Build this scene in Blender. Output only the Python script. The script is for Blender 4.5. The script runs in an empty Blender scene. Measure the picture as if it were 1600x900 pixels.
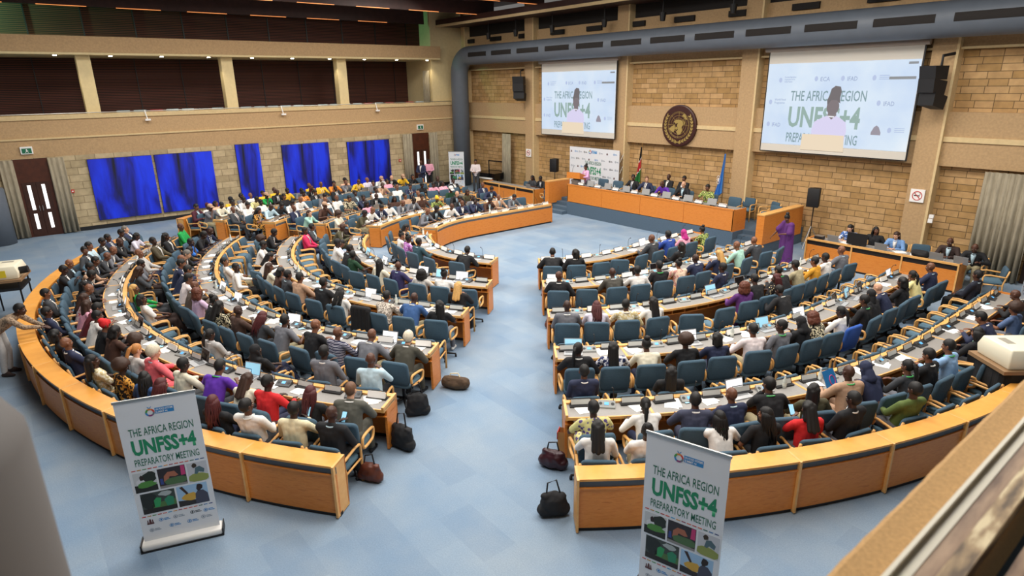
import bpy, bmesh, math, random
import numpy as np
from mathutils import Vector, Matrix, Euler

# ------------------------------------------------------------ camera, world, lights
SC = bpy.context.scene
COL = SC.collection
CAM_H = 5.4
def setup_camera():
    yaw, pitch, roll = 0.89656873, 0.31363771, -0.01471108
    f = Vector((-math.sin(yaw)*math.cos(pitch), math.cos(yaw)*math.cos(pitch), -math.sin(pitch)))
    r = Vector((math.cos(yaw), math.sin(yaw), 0)); u = r.cross(f)
    c, s = math.cos(roll), math.sin(roll)
    r2 = c*r + s*u; u2 = -s*r + c*u
    M = Matrix((r2, u2, -f)).transposed().to_4x4()
    M.translation = (0, 0, CAM_H)
    cd = bpy.data.cameras.new('camera'); cam = bpy.data.objects.new('camera', cd); COL.objects.link(cam)
    cam.matrix_world = M
    cd.sensor_width = 36; cd.lens = 978.70397/1600*36; cd.clip_start = .05; cd.clip_end = 200
    cd.dof.use_dof = True; cd.dof.focus_distance = 14; cd.dof.aperture_fstop = 3.2
    SC.camera = cam
setup_camera()
SC.view_settings.view_transform = 'Standard'; SC.view_settings.look = 'None'
EXPO = -0.42
SC.view_settings.exposure = EXPO; SC.view_settings.gamma = 1; SC.view_settings.use_curve_mapping = False
W = bpy.data.worlds.new('world'); SC.world = W; W.use_nodes = True
W.node_tree.nodes['Background'].inputs[0].default_value = (1.0, .97, .93, 1)
W.node_tree.nodes['Background'].inputs[1].default_value = 0.22
def area(name, loc, sx, sy, power, col=(1, .95, .89), rot=(0, 0, 0)):
    l = bpy.data.lights.new(name, 'AREA'); l.shape = 'RECTANGLE'; l.size = sx; l.size_y = sy; l.energy = power; l.color = col
    o = bpy.data.objects.new(name, l); COL.objects.link(o); o.location = loc; o.rotation_euler = rot
    return o
for ix, x in enumerate((-24, -17, -10, -4)):
    for iy, y in enumerate((2.5, 8.5, 14.5)):
        area('ceiling_panel_light', (x, y, 9.15), 3.2, 2.6, 560)
area('added_stage_wall_fill', (-14, 17.2, 8.6), 24, .6, 950, (1, .91, .8), (math.radians(-28), 0, 0))  # added overhead fill without a fixture, meant to lift the stage wall

# ------------------------------------------------------------ helpers
def lin(c):
    return tuple((v/12.92 if v <= .04045 else ((v+.055)/1.055)**2.4) for v in c)
def hexc(h):
    h = h.lstrip('#'); return lin(tuple(int(h[i:i+2], 16)/255 for i in (0, 2, 4)))
MATS = {}
ES = 2**(-EXPO)      # keeps screens at their own brightness
def mat(name, col, rough=.7, metal=0, var=0.0, scale=8, bump=0, emit=None, es=1, spec=None):
    if name in MATS: return MATS[name]
    m = bpy.data.materials.new(name); m.use_nodes = True
    nt = m.node_tree; b = nt.nodes['Principled BSDF']
    c = hexc(col) if isinstance(col, str) else col
    b.inputs['Base Color'].default_value = (*c, 1); b.inputs['Roughness'].default_value = rough; b.inputs['Metallic'].default_value = metal
    if spec is not None: b.inputs['Specular IOR Level'].default_value = spec
    if emit is not None:
        e = hexc(emit) if isinstance(emit, str) else emit
        b.inputs['Emission Color'].default_value = (*e, 1); b.inputs['Emission Strength'].default_value = es
    if var or bump:
        tc = nt.nodes.new('ShaderNodeTexCoord'); n = nt.nodes.new('ShaderNodeTexNoise'); n.inputs['Scale'].default_value = scale; n.inputs['Detail'].default_value = 4
        nt.links.new(tc.outputs['Object'], n.inputs['Vector'])
        if var:
            r = nt.nodes.new('ShaderNodeValToRGB')
            r.color_ramp.elements[0].position = .3; r.color_ramp.elements[1].position = .7
            r.color_ramp.elements[0].color = (*[v*(1-var) for v in c], 1); r.color_ramp.elements[1].color = (*[min(1, v*(1+var)) for v in c], 1)
            nt.links.new(n.outputs['Fac'], r.inputs[0]); nt.links.new(r.outputs[0], b.inputs['Base Color'])
        if bump:
            bp = nt.nodes.new('ShaderNodeBump'); bp.inputs['Strength'].default_value = bump; bp.inputs['Distance'].default_value = .02
            nt.links.new(n.outputs['Fac'], bp.inputs['Height']); nt.links.new(bp.outputs[0], b.inputs['Normal'])
    MATS[name] = m; return m
def ramp_mat(name, tex, scale, stops, rough=.8, coord='Object', stretch=(1, 1, 1), distort=0, const=False):
    """material whose colour is a ramp over a procedural texture"""
    if name in MATS: return MATS[name]
    m = bpy.data.materials.new(name); m.use_nodes = True; nt = m.node_tree; b = nt.nodes['Principled BSDF']; b.inputs['Roughness'].default_value = rough
    tc = nt.nodes.new('ShaderNodeTexCoord'); mp = nt.nodes.new('ShaderNodeMapping'); mp.inputs['Scale'].default_value = stretch
    nt.links.new(tc.outputs[coord], mp.inputs[0])
    if tex == 'noise':
        n = nt.nodes.new('ShaderNodeTexNoise'); n.inputs['Detail'].default_value = 5; n.inputs['Distortion'].default_value = distort; out = n.outputs['Fac']
    elif tex == 'voronoi':
        n = nt.nodes.new('ShaderNodeTexVoronoi'); out = n.outputs['Distance']
    else:
        n = nt.nodes.new('ShaderNodeTexWave'); n.wave_type = 'BANDS'; n.bands_direction = 'Z'; n.inputs['Distortion'].default_value = distort; out = n.outputs['Fac']
    n.inputs['Scale'].default_value = scale
    nt.links.new(mp.outputs[0], n.inputs['Vector'])
    r = nt.nodes.new('ShaderNodeValToRGB'); r.color_ramp.interpolation = 'CONSTANT' if const else 'LINEAR'
    while len(r.color_ramp.elements) < len(stops): r.color_ramp.elements.new(.5)
    for e, (p, c) in zip(r.color_ramp.elements, stops):
        e.position = p; e.color = (*hexc(c), 1)
    nt.links.new(out, r.inputs[0]); nt.links.new(r.outputs[0], b.inputs['Base Color'])
    MATS[name] = m; return m
def brick_mat(name, c1, c2, mortar, bw, bh, ms, swap, offset=.5, bump=.25):
    """masonry on a vertical wall; swap = which object axis runs along the wall"""
    m = bpy.data.materials.new(name); m.use_nodes = True; nt = m.node_tree; b = nt.nodes['Principled BSDF']; b.inputs['Roughness'].default_value = .85
    tc = nt.nodes.new('ShaderNodeTexCoord'); sp = nt.nodes.new('ShaderNodeSeparateXYZ'); cb = nt.nodes.new('ShaderNodeCombineXYZ')
    nt.links.new(tc.outputs['Object'], sp.inputs[0]); nt.links.new(sp.outputs[swap], cb.inputs[0]); nt.links.new(sp.outputs[2], cb.inputs[1])
    bk = nt.nodes.new('ShaderNodeTexBrick'); nt.links.new(cb.outputs[0], bk.inputs['Vector'])
    bk.inputs['Color1'].default_value = (*hexc(c1), 1); bk.inputs['Color2'].default_value = (*hexc(c2), 1); bk.inputs['Mortar'].default_value = (*hexc(mortar), 1)
    bk.inputs['Scale'].default_value = 1; bk.inputs['Brick Width'].default_value = bw; bk.inputs['Row Height'].default_value = bh; bk.inputs['Mortar Size'].default_value = ms
    bk.inputs['Mortar Smooth'].default_value = .3; bk.offset = offset; bk.squash = .8; bk.squash_frequency = 3
    n = nt.nodes.new('ShaderNodeTexNoise'); n.inputs['Scale'].default_value = 5; n.inputs['Detail'].default_value = 6; nt.links.new(tc.outputs['Object'], n.inputs['Vector'])
    mx = nt.nodes.new('ShaderNodeMix'); mx.data_type = 'RGBA'; mx.blend_type = 'OVERLAY'; mx.inputs[0].default_value = .35
    nt.links.new(bk.outputs['Color'], mx.inputs[6]); nt.links.new(n.outputs['Fac'], mx.inputs[7]); nt.links.new(mx.outputs[2], b.inputs['Base Color'])
    bp = nt.nodes.new('ShaderNodeBump'); bp.inputs['Strength'].default_value = bump; bp.inputs['Distance'].default_value = .03; bp.invert = True
    nt.links.new(bk.outputs['Fac'], bp.inputs['Height']); nt.links.new(bp.outputs[0], b.inputs['Normal'])
    MATS[name] = m; return m

class MB:
    """collects simple shapes into one mesh"""
    def __init__(s): s.v = []; s.f = []; s.mi = []; s.cur = 0
    def add(s, vs, fs):
        o = len(s.v); s.v += [tuple(v) for v in vs]; s.f += [tuple(i+o for i in f) for f in fs]; s.mi += [s.cur]*len(fs); return s
    def box(s, c, d, rz=0, rx=0, ry=0):
        x, y, z = d[0]/2, d[1]/2, d[2]/2
        R = Euler((rx, ry, rz)).to_matrix(); c = Vector(c)
        vs = [c+R@Vector(p) for p in ((-x,-y,-z),(x,-y,-z),(x,y,-z),(-x,y,-z),(-x,-y,z),(x,-y,z),(x,y,z),(-x,y,z))]
        return s.add(vs, [(0,3,2,1),(4,5,6,7),(0,1,5,4),(1,2,6,5),(2,3,7,6),(3,0,4,7)])
    def b2(s, lo, hi):
        return s.box([(a+b)/2 for a, b in zip(lo, hi)], [abs(b-a) for a, b in zip(lo, hi)])
    def tube(s, pts, r, n=8, close=False):
        pts = [Vector(p) for p in pts]; N = len(pts); rr = r if isinstance(r, (list, tuple)) else [r]*N
        vs = []; fs = []; up = None
        for i, p in enumerate(pts):
            a = pts[(i-1) % N] if (close or i > 0) else p; b = pts[(i+1) % N] if (close or i < N-1) else p
            t = (b-a).normalized() if (b-a).length > 1e-9 else Vector((0, 0, 1))
            if up is None: up = Vector((0, 0, 1)) if abs(t.z) < .9 else Vector((1, 0, 0))
            e1 = up - t*up.dot(t)
            if e1.length < 1e-4: e1 = t.orthogonal()
            e1.normalize(); up = e1; e2 = t.cross(e1)
            for k in range(n):
                an = 2*math.pi*k/n; vs.append(p + (e1*math.cos(an)+e2*math.sin(an))*rr[i])
        for i in range(N if close else N-1):
            j = (i+1) % N
            for k in range(n):
                fs.append((i*n+k, i*n+(k+1) % n, j*n+(k+1) % n, j*n+k))
        if not close:
            fs.append(tuple(range(n-1, -1, -1))); fs.append(tuple((N-1)*n+k for k in range(n)))
        return s.add(vs, fs)
    def lathe(s, prof, c=(0, 0, 0), n=16, cap=True):
        vs = []; fs = []; c = Vector(c)
        for r, z in prof:
            for k in range(n):
                a = 2*math.pi*k/n; vs.append(c+Vector((r*math.cos(a), r*math.sin(a), z)))
        for i in range(len(prof)-1):
            for k in range(n): fs.append((i*n+k, i*n+(k+1) % n, (i+1)*n+(k+1) % n, (i+1)*n+k))
        if cap:
            fs.append(tuple(range(n-1, -1, -1))); fs.append(tuple((len(prof)-1)*n+k for k in range(n)))
        return s.add(vs, fs)
    def ell(s, c, r, R=None, nu=12, nv=8):
        vs = []; fs = []; c = Vector(c); R = R or Matrix.Identity(3)
        for j in range(nv+1):
            th = math.pi*j/nv
            for i in range(nu):
                ph = 2*math.pi*i/nu
                vs.append(c+R@Vector((r[0]*math.sin(th)*math.cos(ph), r[1]*math.sin(th)*math.sin(ph), r[2]*math.cos(th))))
        for j in range(nv):
            for i in range(nu): fs.append((j*nu+i, (j+1)*nu+i, (j+1)*nu+(i+1) % nu, j*nu+(i+1) % nu))
        return s.add(vs, fs)
    def poly(s, pts2, frame, h0, h1):
        """prism of a 2-D outline; frame(u,v,h) -> point"""
        n = len(pts2); vs = [frame(u, v, h0) for u, v in pts2]+[frame(u, v, h1) for u, v in pts2]
        fs = [tuple(range(n-1, -1, -1)), tuple(range(n, 2*n))]+[(i, (i+1) % n, n+(i+1) % n, n+i) for i in range(n)]
        return s.add(vs, fs)
    def band(s, path, r0, r1, z0, z1):
        """curved slab: path(r, k) for k samples"""
        n = path.n; vs = []
        for k in range(n):
            a = path(r0, k); b = path(r1, k)
            vs += [(a.x, a.y, z0), (b.x, b.y, z0), (b.x, b.y, z1), (a.x, a.y, z1)]
        fs = [(3, 2, 1, 0), (4*n-4, 4*n-3, 4*n-2, 4*n-1)]
        for k in range(n-1):
            o = 4*k
            for i in range(4): fs.append((o+i, o+(i+1) % 4, o+4+(i+1) % 4, o+4+i))
        return s.add(vs, fs)
    def mesh(s, name, m, smooth=False):
        me = bpy.data.meshes.new(name); me.from_pydata(s.v, [], s.f)
        for x in (m if isinstance(m, (list, tuple)) else [m]): me.materials.append(x)
        if isinstance(m, (list, tuple)): me.polygons.foreach_set('material_index', s.mi)
        bm = bmesh.new(); bm.from_mesh(me); bmesh.ops.recalc_face_normals(bm, faces=bm.faces); bm.to_mesh(me); bm.free()
        if smooth: me.polygons.foreach_set('use_smooth', [True]*len(me.polygons))
        me.update(); return me
    def build(s, name, m, parent=None, smooth=False, loc=None, rz=0):
        o = bpy.data.objects.new(name, s.mesh(name, m, smooth)); COL.objects.link(o)
        if parent: o.parent = parent
        if loc is not None: o.location = loc
        if rz: o.rotation_euler = (0, 0, rz)
        return o
def inst(name, me, parent=None, m=None, loc=None, rz=0):
    o = bpy.data.objects.new(name, me); COL.objects.link(o)
    if parent: o.parent = parent
    if loc is not None: o.location = loc
    if rz: o.rotation_euler = (0, 0, rz)
    if m is not None:
        o.material_slots[0].link = 'OBJECT'; o.material_slots[0].material = m
    return o
def tag(o, label, cat, group=None):
    o['label'] = label; o['category'] = cat
    if group: o['group'] = group
    return o
def thing(name, label, cat, loc=(0, 0, 0), rz=0, group=None):
    o = bpy.data.objects.new(name, None); COL.objects.link(o); o.empty_display_size = .1
    o.location = loc; o.rotation_euler = (0, 0, rz); return tag(o, label, cat, group)
def struct(o): o['kind'] = 'structure'; return o
def bev(me, w, seg=2):
    bm = bmesh.new(); bm.from_mesh(me)
    bmesh.ops.bevel(bm, geom=[e for e in bm.edges if e.calc_face_angle(0) > .5], offset=w, segments=seg, affect='EDGES', profile=.5)
    bm.to_mesh(me); bm.free(); me.polygons.foreach_set('use_smooth', [True]*len(me.polygons)); return me
def text(parent, s, frame, u0, v0, width, height, h, m, name='lettering', bold=.012, align='L'):
    """flat lettering laid on frame(u,v,h); squeezed to width x height"""
    cu = bpy.data.curves.new('t', 'FONT'); cu.body = s; cu.offset = bold; cu.extrude = 0.0; cu.resolution_u = 2
    to = bpy.data.objects.new('t', cu); COL.objects.link(to)
    me = bpy.data.meshes.new_from_object(to); bpy.data.objects.remove(to); bpy.data.curves.remove(cu)
    co = np.empty(len(me.vertices)*3); me.vertices.foreach_get('co', co); co = co.reshape(-1, 3)
    lo, hi = co.min(0), co.max(0); sx = width/(hi[0]-lo[0]); sy = height/(hi[1]-lo[1])
    new = [frame(u0+(c[0]-lo[0])*sx, v0+(c[1]-lo[1])*sy, h) for c in co]
    me.vertices.foreach_set('co', np.array(new, float).ravel()); me.materials.clear(); me.materials.append(m); me.update()
    me.name = name; o = bpy.data.objects.new(name, me); COL.objects.link(o); o.parent = parent; return o
def ordn(n):
    a = ['first','second','third','fourth','fifth','sixth','seventh','eighth','ninth','tenth','eleventh','twelfth','thirteenth','fourteenth','fifteenth','sixteenth','seventeenth','eighteenth','nineteenth']
    if n < 19: return a[n]
    if n == 19: return 'twentieth'
    if n == 29: return 'thirtieth'
    return ('twenty-' if n < 29 else 'thirty-')+a[(n-20) % 10]

# ------------------------------------------------------------ materials
WOOD = ramp_mat('orange_wood', 'noise', 6, [(.3, '#ce7729'), (.55, '#da8838'), (.75, '#c46d23')], .42, stretch=(1, 1, 6), distort=.4)
WOODL = ramp_mat('light_beech', 'noise', 10, [(.3, '#dca25a'), (.7, '#e8b46e')], .4)
WOODT = ramp_mat('counter_wood', 'noise', 5, [(.3, '#e0983f'), (.7, '#eaa84f')], .38)
TOP = mat('grey_laminate', '#8f8c88', .45, var=.05, scale=30)
FSTRIP = mat('grey_fabric_strip', '#59626a', .9)
BLACK = mat('black_plastic', '#141416', .5)
DARK = mat('dark_gap', '#1a1512', .8)
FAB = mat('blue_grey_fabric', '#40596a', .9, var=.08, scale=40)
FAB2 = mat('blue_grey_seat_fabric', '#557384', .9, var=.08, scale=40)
FABB = mat('bright_blue_fabric', '#2a55a8', .9)
WHITE = mat('white_paper', '#f2f1ee', .7)
CARD = mat('grey_card', '#c9cbc7', .6)
METAL = mat('brushed_metal', '#a9a9a6', .35, metal=.8)
CONC = mat('bush_hammered_concrete', '#b79870', .9, var=.1, scale=16, bump=.3)
CONCL = mat('smooth_and_lit_concrete_edge', '#d6bd8e', .85, var=.06, scale=10)
CREAM = mat('cream_plaster', '#dcc99a', .85, var=.04)
DUCT = mat('grey_duct_paint', '#626a74', .5, var=.05, scale=3)
SLAT = ramp_mat('dark_wood_slats', 'wave', 2.3, [(.0, '#120805'), (.3, '#4d2415'), (.6, '#733a22'), (.85, '#4a2416'), (.97, '#120805')], .75)
DWOOD = mat('dark_door_wood', '#4a2210', .4, var=.25, scale=5)
CEIL = mat('dark_red_ceiling_wood', '#3a211d', .55, var=.2, scale=4)
CURT = ramp_mat('grey_curtain_cloth', 'noise', 10, [(.3, '#8d8471'), (.7, '#a69c86')], .9, stretch=(1, 1, .3))
SPK = mat('black_speaker_grille', '#131417', .6, var=.3, scale=80)
GREEN_T = mat('green_print', '#1c8a5f', .6)
DGREEN_T = mat('dark_green_print', '#1f6b52', .6)
VINYL = mat('white_vinyl', '#dfe3e8', .45)
BLUE_T = mat('blue_print', '#2f86c6', .6)
GREYINK = mat('grey_print', '#8b97a5', .6)
BLACKINK = mat('dark_print', '#2b2b2f', .6)
REDINK = mat('red_print', '#c43a34', .6)
# ------------------------------------------------------------ room shell
XL, YS = -30.4, 21.3
def carpet_mat():
    m = bpy.data.materials.new('blue_carpet_tiles'); m.use_nodes = True; nt = m.node_tree; b = nt.nodes['Principled BSDF']; b.inputs['Roughness'].default_value = .95
    b.inputs['Specular IOR Level'].default_value = .15
    tc = nt.nodes.new('ShaderNodeTexCoord')
    bk = nt.nodes.new('ShaderNodeTexBrick'); nt.links.new(tc.outputs['Object'], bk.inputs['Vector'])
    bk.inputs['Scale'].default_value = 1; bk.inputs['Brick Width'].default_value = 1.0; bk.inputs['Row Height'].default_value = .5; bk.inputs['Mortar Size'].default_value = .0
    bk.inputs['Color1'].default_value = (*hexc('#768aa0'), 1); bk.inputs['Color2'].default_value = (*hexc('#8c9fb1'), 1); bk.inputs['Mortar'].default_value = (*hexc('#768aa0'), 1)
    n = nt.nodes.new('ShaderNodeTexNoise'); n.inputs['Scale'].default_value = .9; n.inputs['Detail'].default_value = 5; nt.links.new(tc.outputs['Object'], n.inputs['Vector'])
    r = nt.nodes.new('ShaderNodeValToRGB'); r.color_ramp.elements[0].position = .35; r.color_ramp.elements[1].position = .7
    r.color_ramp.elements[0].color = (*hexc('#6f89a4'), 1); r.color_ramp.elements[1].color = (*hexc('#929ea8'), 1); nt.links.new(n.outputs['Fac'], r.inputs[0])
    mx = nt.nodes.new('ShaderNodeMix'); mx.data_type = 'RGBA'; mx.inputs[0].default_value = .55
    nt.links.new(bk.outputs['Color'], mx.inputs[6]); nt.links.new(r.outputs[0], mx.inputs[7])
    n2 = nt.nodes.new('ShaderNodeTexNoise'); n2.inputs['Scale'].default_value = 60; n2.inputs['Detail'].default_value = 3; nt.links.new(tc.outputs['Object'], n2.inputs['Vector'])
    mo = nt.nodes.new('ShaderNodeMix'); mo.data_type = 'RGBA'; mo.blend_type = 'OVERLAY'; mo.inputs[0].default_value = .25
    nt.links.new(mx.outputs[2], mo.inputs[6]); nt.links.new(n2.outputs['Fac'], mo.inputs[7]); nt.links.new(mo.outputs[2], b.inputs['Base Color'])
    return m
CARPET = carpet_mat()
DCARPET = mat('dark_blue_carpet', '#4f6273', .95, var=.1, scale=40)
struct(MB().b2((-34, -14, -.2), (3, 21.6, 0)).build('floor', CARPET))
struct(MB().b2((-34.2, -14, 9.3), (3, 21.9, 9.5)).build('ceiling', CEIL))
BRL = brick_mat('sandstone_blocks_left', '#c4b18d', '#a99775', '#8a7a5c', .66, .28, .013, 1)
BRS = brick_mat('sandstone_blocks_stage', '#c39e6e', '#a78350', '#6f583a', .56, .192, .011, 0)
struct(MB().b2((-30.9, -14, 0), (XL, 21.6, 3.0)).build('wall_left', BRL))
struct(MB().b2((-34, 21.35, 0), (3, 21.9, 6.2)).build('wall_stage', BRS))
struct(MB().b2((XL, -14, 0), (XL+.03, .0, .16)).b2((XL, 1.95, 0), (XL+.03, 16.9, .16)).b2((XL, 19.1, 0), (XL+.03, 21.2, .16)).build('baseboard_left', BLACK))

# left gallery: two tier parapet, floor, slatted back wall, columns, upper beam
g = MB(); g.b2((-30.75, -14, 3.0), (XL, 21.3, 3.66)); g.add([(XL, -14, 3.72), (XL, 21.3, 3.72), (-30.52, 21.3, 4.38), (-30.52, -14, 4.38), (-30.9, -14, 3.72), (-30.9, 21.3, 3.72), (-30.9, 21.3, 4.38), (-30.9, -14, 4.38)], [(0,1,2,3),(4,7,6,5),(0,3,7,4),(1,5,6,2),(3,2,6,7),(0,4,5,1)])
struct(g.build('wall_left_gallery_parapet', CONC))
g = MB(); g.b2((-30.75, -14, 3.66), (XL+.05, 21.3, 3.72)); g.b2((-30.9, -14, 4.38), (-30.46, 21.3, 4.54))  # paler top strip: downlight glow put into its colour; ridge below shares it
struct(g.build('trim_1', CONCL))
struct(MB().tube([(-30.66, -14, 4.58), (-30.66, 21, 4.58)], .022, 8).build('trim_2', METAL))
struct(MB().b2((-34, -14, 3.5), (-30.75, 21.3, 3.7)).build('floor_left_gallery', DCARPET))
struct(MB().b2((-33.9, -14, 3.7), (-33.6, 19.6, 6.8)).build('wall_left_gallery_back', SLAT))
struct(MB().b2((-33.9, -14, 6.8), (-32.0, 19.6, 9.4)).build('wall_left_upper', SLAT))
struct(MB().b2((-34, 19.3, 3.7), (-30.9, 21.3, 9.3)).build('wall_left_end', CREAM))
struct(MB().b2((-32.2, -14, 6.82), (XL, 19.6, 7.41)).build('trim_3', CONC))
struct(MB().b2((-33.8, -14, 6.74), (XL-.02, 19.6, 6.82)).build('trim_4', CREAM))
for i, y in enumerate((-2.0, 3.32, 8.68, 14.08)):
    o = struct(MB().b2((-31.3, y-.24, 3.7), (-30.85, y+.24, 6.76)).build('trim_%d' % (5+i), CREAM))
b = bpy.data.objects
# panel seams on the slatted walls
s1 = MB()
for k in range(18): s1.b2((-33.6, -13+k*1.85, 3.7), (-33.57, -12.97+k*1.85, 6.8)); s1.b2((-32.0, -13+k*1.85, 7.4), (-31.97, -12.95+k*1.85, 9.3))
struct(s1.build('trim_9', BLACK))
# recessed downlights under the upper beam
DL = mat('downlight_glow', '#ffffff', .5, emit='#fff4dc', es=30)
dl0 = None
for k, y in enumerate([.58+1.833*i for i in range(11)]):
    o = thing('downlight', 'recessed downlight under the gallery beam, %s from the left' % ordn(k), 'light', (-30.68, y, 6.735), group='gallery downlights')
    MB().lathe([(.1, -.015), (.1, .01), (.07, .01)], n=16).build('rim', METAL, o)
    MB().lathe([(.068, -.035), (.068, -.012)], n=14).build('lens', DL, o)
    l = bpy.data.lights.new('downlight_beam', 'SPOT'); l.energy = 70; l.color = (1, .86, .62); l.spot_size = 1.9; l.spot_blend = .6; l.shadow_soft_size = .06
    lo = bpy.data.objects.new('downlight_beam', l); COL.objects.link(lo); lo.location = (-30.62, y, 6.66); lo.rotation_euler = (0, .12, 0)
# green stage wash on the upper slatted wall
l = bpy.data.lights.new('green_wash', 'SPOT'); l.energy = 3200; l.color = (.25, 1, .55); l.spot_size = 1.15; l.spot_blend = .9; l.shadow_soft_size = .1
o = bpy.data.objects.new('green_wash', l); COL.objects.link(o); o.location = (-31.45, -1.6, 8.9); o.rotation_euler = Vector((-.7, 4.0, -.9)).to_track_quat('-Z', 'Y').to_euler()
# ceiling baffles with strip lamps
STRIP = mat('warm_strip_lamp', '#ffb070', .5, emit='#ff9a55', es=1.1)
for i, (x, z, y1) in enumerate(((-31.0, 8.52, 19.0), (-27.2, 8.72, 20.8), (-23.4, 8.85, 20.8))):
    struct(MB().b2((x-.05, -14, z), (x+.05, y1, 9.32)).build('trim_%d' % (10+i), CEIL))
    for k in range(9):
        y = -3+k*2.6+i*.7
        if y+1.5 > y1: continue
        tag(MB().b2((x+.05, y, z-.012), (x+.085, y+1.6, z+.012)).build('strip_lamp', STRIP), 'thin warm strip lamp under the %s ceiling baffle, %s from the left' % (ordn(i), ordn(k)), 'light', 'ceiling strip lamps')
struct(MB().b2((-33.9, 19.7, 8.42), (3, 21.3, 8.75)).build('trim_14', CEIL))
struct(MB().b2((-33.9, 19.66, 8.38), (3, 19.72, 8.5)).build('trim_15', CONCL))

# stage wall pillars, bands, upper louvres
for i, x in enumerate((-30.28, -24.7, -18.72, -12.83, -6.9, -.97)):
    w = .62 if i else .35
    g = MB(); g.b2((x-w/2, 21.0, 0), (x+w/2, 21.4, 9.3)); o = struct(g.build('trim_%d' % (20+i), CONC))
    g = MB(); g.b2((x+w/2-.02, 20.98, 0), (x+w/2+.045, 21.4, 9.3)); struct(g.build('trim_%d' % (30+i), CONCL))
def wall_band(name, z0, z1, m, y0=21.12):
    return struct(MB().b2((-30.3, y0, z0), (3, 21.36, z1)).build(name, m))
wall_band('trim_40', 3.0, 3.68, CONC); wall_band('trim_41', 3.82, 4.5, CONC); wall_band('trim_42', 6.2, 7.55, CONC, 21.2)
wall_band('trim_43', 3.68, 3.82, CONCL, 21.08); wall_band('trim_44', 6.16, 6.22, CONCL, 21.1)
wall_band('trim_45', 7.55, 7.9, CONC, 21.25)
struct(MB().b2((-31, 21.32, 7.9), (3, 21.4, 8.5)).build('wall_stage_louvre', DARK))
g = MB()
for k in range(14): g.b2((-30.4+k*2.35, 21.16, 7.58), (-29.5+k*2.35, 21.3, 7.78))
struct(g.build('trim_46', DARK))
# round ventilation duct
du = thing('ventilation_duct', 'thick grey round air duct running along top of stage wall and down the corner', 'duct', (-29.9, 20.4, 0))
pts = [(-29.85, 20.4, 0), (-29.85, 20.4, 5.93)]
for k in range(1, 9):
    a = math.pi/2*k/8; pts.append((-29.85+.97*(1-math.cos(a)), 20.4, 5.93+.97*math.sin(a)))
pts += [(-20, 20.4, 6.9), (-10, 20.4, 6.9), (3, 20.4, 6.9)]
MB().tube([Vector(p)-Vector((-29.9, 20.4, 0)) for p in pts], .47, 28).build('pipe', DUCT, du, True)
for k in range(15):
    x = -28.31+1.985*k
    if x > 2: break
    v = MB(); n = 6
    fr = [(math.radians(-100+i*7)) for i in range(n)]
    vs = []; fs = []
    for i in range(n):
        a = math.radians(-12+i*(26/(n-1)))
        vs += [(x+29.9, -.478*math.cos(a), 6.9+.478*math.sin(a)), (x+31.45, -.478*math.cos(a), 6.9+.478*math.sin(a)), (x+31.45, -.46*math.cos(a), 6.9+.46*math.sin(a)), (x+29.9, -.46*math.cos(a), 6.9+.46*math.sin(a))]
    for i in range(n-1):
        for j in range(4): fs.append((i*4+j, i*4+(j+1) % 4, i*4+4+(j+1) % 4, i*4+4+j))
    fs += [(0, 1, 2, 3), (4*n-4, 4*n-3, 4*n-2, 4*n-1)]
    v.add(vs, fs).build('vent_grille', DARK, du)
# small spotlights above duct
for k, x in enumerate((-27.4, -25.2, -22.6, -19.4, -16.4, -13.4, -9.0, -5.6)):
    t = thing('spotlight', 'small black spotlight hanging above the duct, %s from the left' % ordn(k), 'light', (x, 20.6, 7.62), group='spotlights above the duct')
    MB().lathe([(.09, 0), (.13, .3)], n=12).build('housing', BLACK, t); MB().tube([(0, 0, .25), (0, 0, .8)], .025, 6).build('stem', BLACK, t)

# blue paintings
def painting(name, y0, y1, z0, z1, label, seed):
    m = ramp_mat('blue_paint_%d' % seed, 'noise', .85, [(.36, '#02041a'), (.46, '#07147e'), (.54, '#0a27cc'), (.66, '#0d38f2')], .5, stretch=(1, 1.5+.2*seed, .42), distort=.5)
    t = thing(name, label, 'painting', (XL+.025, (y0+y1)/2, z0)); w = (y1-y0)/2
    MB().b2((.02, -w, 0), (.07, w, z1-z0)).build('canvas', m, t)
    MB().b2((.0, -w-.01, -.01), (.03, w+.01, z1-z0+.01)).build('stretcher', BLACK, t)
painting('abstract_painting', 2.67, 4.95, .36, 2.8, 'large square blue abstract painting nearest the left door', 1)
painting('abstract_painting', 5.06, 7.32, .36, 2.8, 'large square blue abstract painting, right one of the touching pair', 2)
painting('abstract_painting', 8.36, 9.4, .36, 3.0, 'narrow tall blue abstract panel hanging between the big square ones', 3)
painting('abstract_painting', 10.44, 12.75, .36, 2.84, 'square blue abstract painting second from the far corner door', 4)
painting('abstract_painting', 13.74, 16.1, .36, 2.77, 'square blue abstract painting nearest the far corner door', 5)

# doors and curtains
GLOW = mat('bright_door_glass', '#ffffff', .3, emit='#f4f6f4', es=1.6)
def door(idx, y0, y1):
    g = MB().b2((XL, y0, 0), (XL+.04, y1, 2.98)); o = struct(g.build('door_%d' % idx, DWOOD)); ym = (y0+y1)/2; w = (y1-y0)
    MB().b2((XL+.04, y0+.12*w, .05), (XL+.07, ym-.01, 2.1)).build('leaf', mat('door_leaf_wood', '#3a1d10', .4, var=.2), o)
    MB().b2((XL+.04, ym+.01, .05), (XL+.07, y1-.12*w, 2.1)).build('leaf', MATS['door_leaf_wood'], o)
    for yc in (ym-.2*w, ym+.2*w):
        MB().b2((XL+.07, yc-.055, .3), (XL+.08, yc+.055, .9)).b2((XL+.07, yc-.055, 1.05), (XL+.08, yc+.055, 2.0)).build('vision_panel', GLOW, o)
    MB().tube([(XL+.1, ym-.05, 1.0), (XL+.1, ym-.05, 1.2)], .015).tube([(XL+.1, ym+.05, 1.0), (XL+.1, ym+.05, 1.2)], .015).build('handle', METAL, o)
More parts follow.
